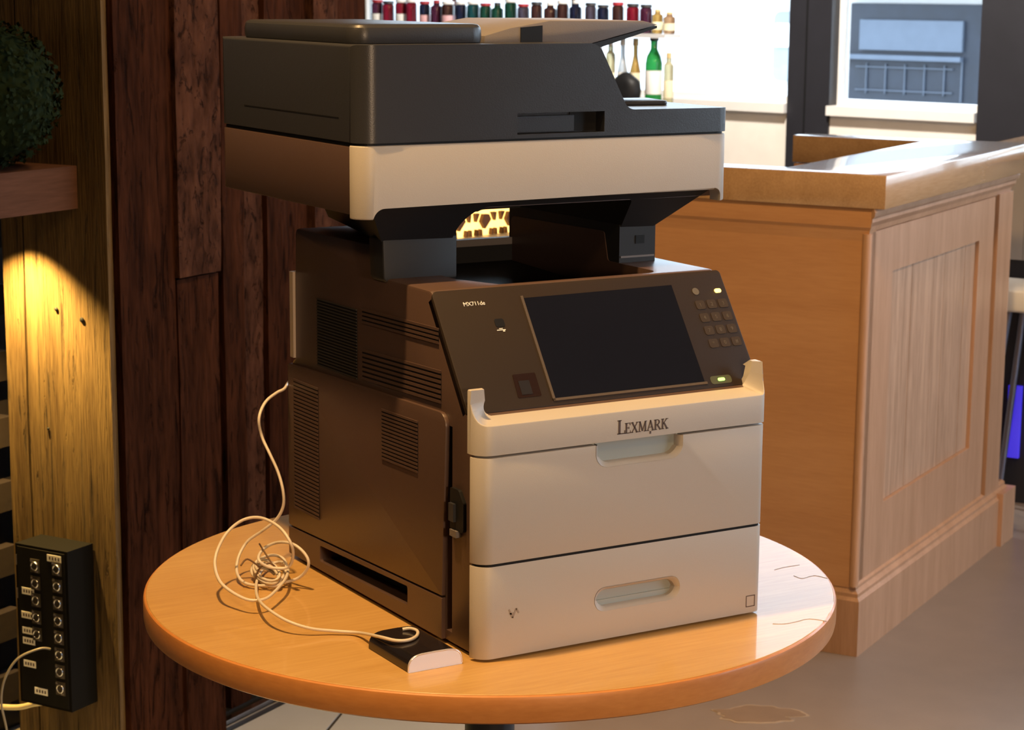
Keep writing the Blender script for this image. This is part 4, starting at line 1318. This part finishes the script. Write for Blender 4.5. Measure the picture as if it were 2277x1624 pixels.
for v in bgm.verts:
    v.co = Vector((v.co.x * 0.068, v.co.y * 0.045, max(-0.0, 0.055 + v.co.z * 0.075)))
    v.co += noise.noise_vector(v.co * 22) * 0.008
    v.co.z = max(0.0, v.co.z)
bx_ = WA[0] - 0.455 * math.cos(WR) + 0.655 * math.sin(WR)
by_ = WA[1] - 0.455 * math.sin(WR) - 0.655 * math.cos(WR)
bag = obj('black_bag', bgm, M_BLACK, None, True, (bx_, by_, 1.063), WR)
tag(bag, 'small rounded black bag standing before the lower row of bottles', 'bag')

# ================================================================ CEILING LAMPS AND ADDED FILL LAMPS (outside the picture)


def ceiling_lamp(loc, energy, label, size, soft, aim=None, blend=0.6, col=WARM):
    t = thing('ceiling_spotlight', label, 'lamp', loc)
    d = (Vector(aim) - Vector(loc)).normalized() if aim else Vector((0, 0, -1))
    q = d.to_track_quat('-Z', 'Y').to_matrix().to_4x4()
    hd = lathe(bm_new(), [(0.03, 0.10), (0.045, 0.095), (0.06, -0.0), (0.058, 0.0), (0.045, 0.08), (0.01, 0.085)], 24)
    obj('housing', xform(hd, q), M_DARKM, t)
    obj('stem', tube(bm_new(), [(0, 0, 0.05), (0, 0, H - loc[2] - 0.002)], 0.012, 10), M_DARKM, t)
    l = bpy.data.lights.new('lamp_light', 'SPOT')
    l.energy = energy
    l.color = col
    l.spot_size = math.radians(size)
    l.spot_blend = blend
    l.shadow_soft_size = soft
    o = bpy.data.objects.new('lamp_light', l)
    COL.objects.link(o)
    o.parent = t
    o.matrix_local = q @ Matrix.Translation((0, 0, -0.02))
    return t


ceiling_lamp((-0.48, 0.08, 3.05), TABLE_LAMP_W, 'dark ceiling spotlight directly above the round table', 56, 0.05, (0.15, 0.2, TZ))
ceiling_lamp((-0.2, -1.9, 3.05), ROOM_LAMP_W, 'dark ceiling spotlight above the place of the photographer', 110, 0.12, (0.5, 0.2, 0.8))
ceiling_lamp((0.7, 0.2, 3.05), ROOM_LAMP_W * 3.6, 'dark ceiling spotlight between table and bar', 100, 0.12, (1.8, 1.6, 0.4))
ceiling_lamp((-1.9, -0.5, 3.05), ROOM_LAMP_W, 'dark ceiling spotlight left of the table', 60, 0.12, (0.1, 0.0, 0.9))
ceiling_lamp(W(1.9, 1.2, 3.05), ROOM_LAMP_W * 9, 'unseen fill spotlight added behind the bar to brighten the window wall', 120, 0.12, W(3.3, 1.8, 0.7), col=(1.0, 0.90, 0.78))  # added fill, brightens the wall and sill under the windows
ceiling_lamp((-0.3, -3.0, 1.55), 150.0, 'unseen low fill lamp added behind the camera for the printer front', 64, 0.15, (0.55, 0.5, 0.45), 1.0, col=(1.0, 0.68, 0.42))  # added fill from low down, evens out drawers and scanner band
ceiling_lamp(W(0.3, -2.3, 3.05), 175.0, 'unseen fill spotlight added to warm the panelled side of the bar', 84, 0.12, W(0.7, 0.2, 0.6), col=(1.0, 0.66, 0.40))  # added fill, warms the long bar side and the floor before it
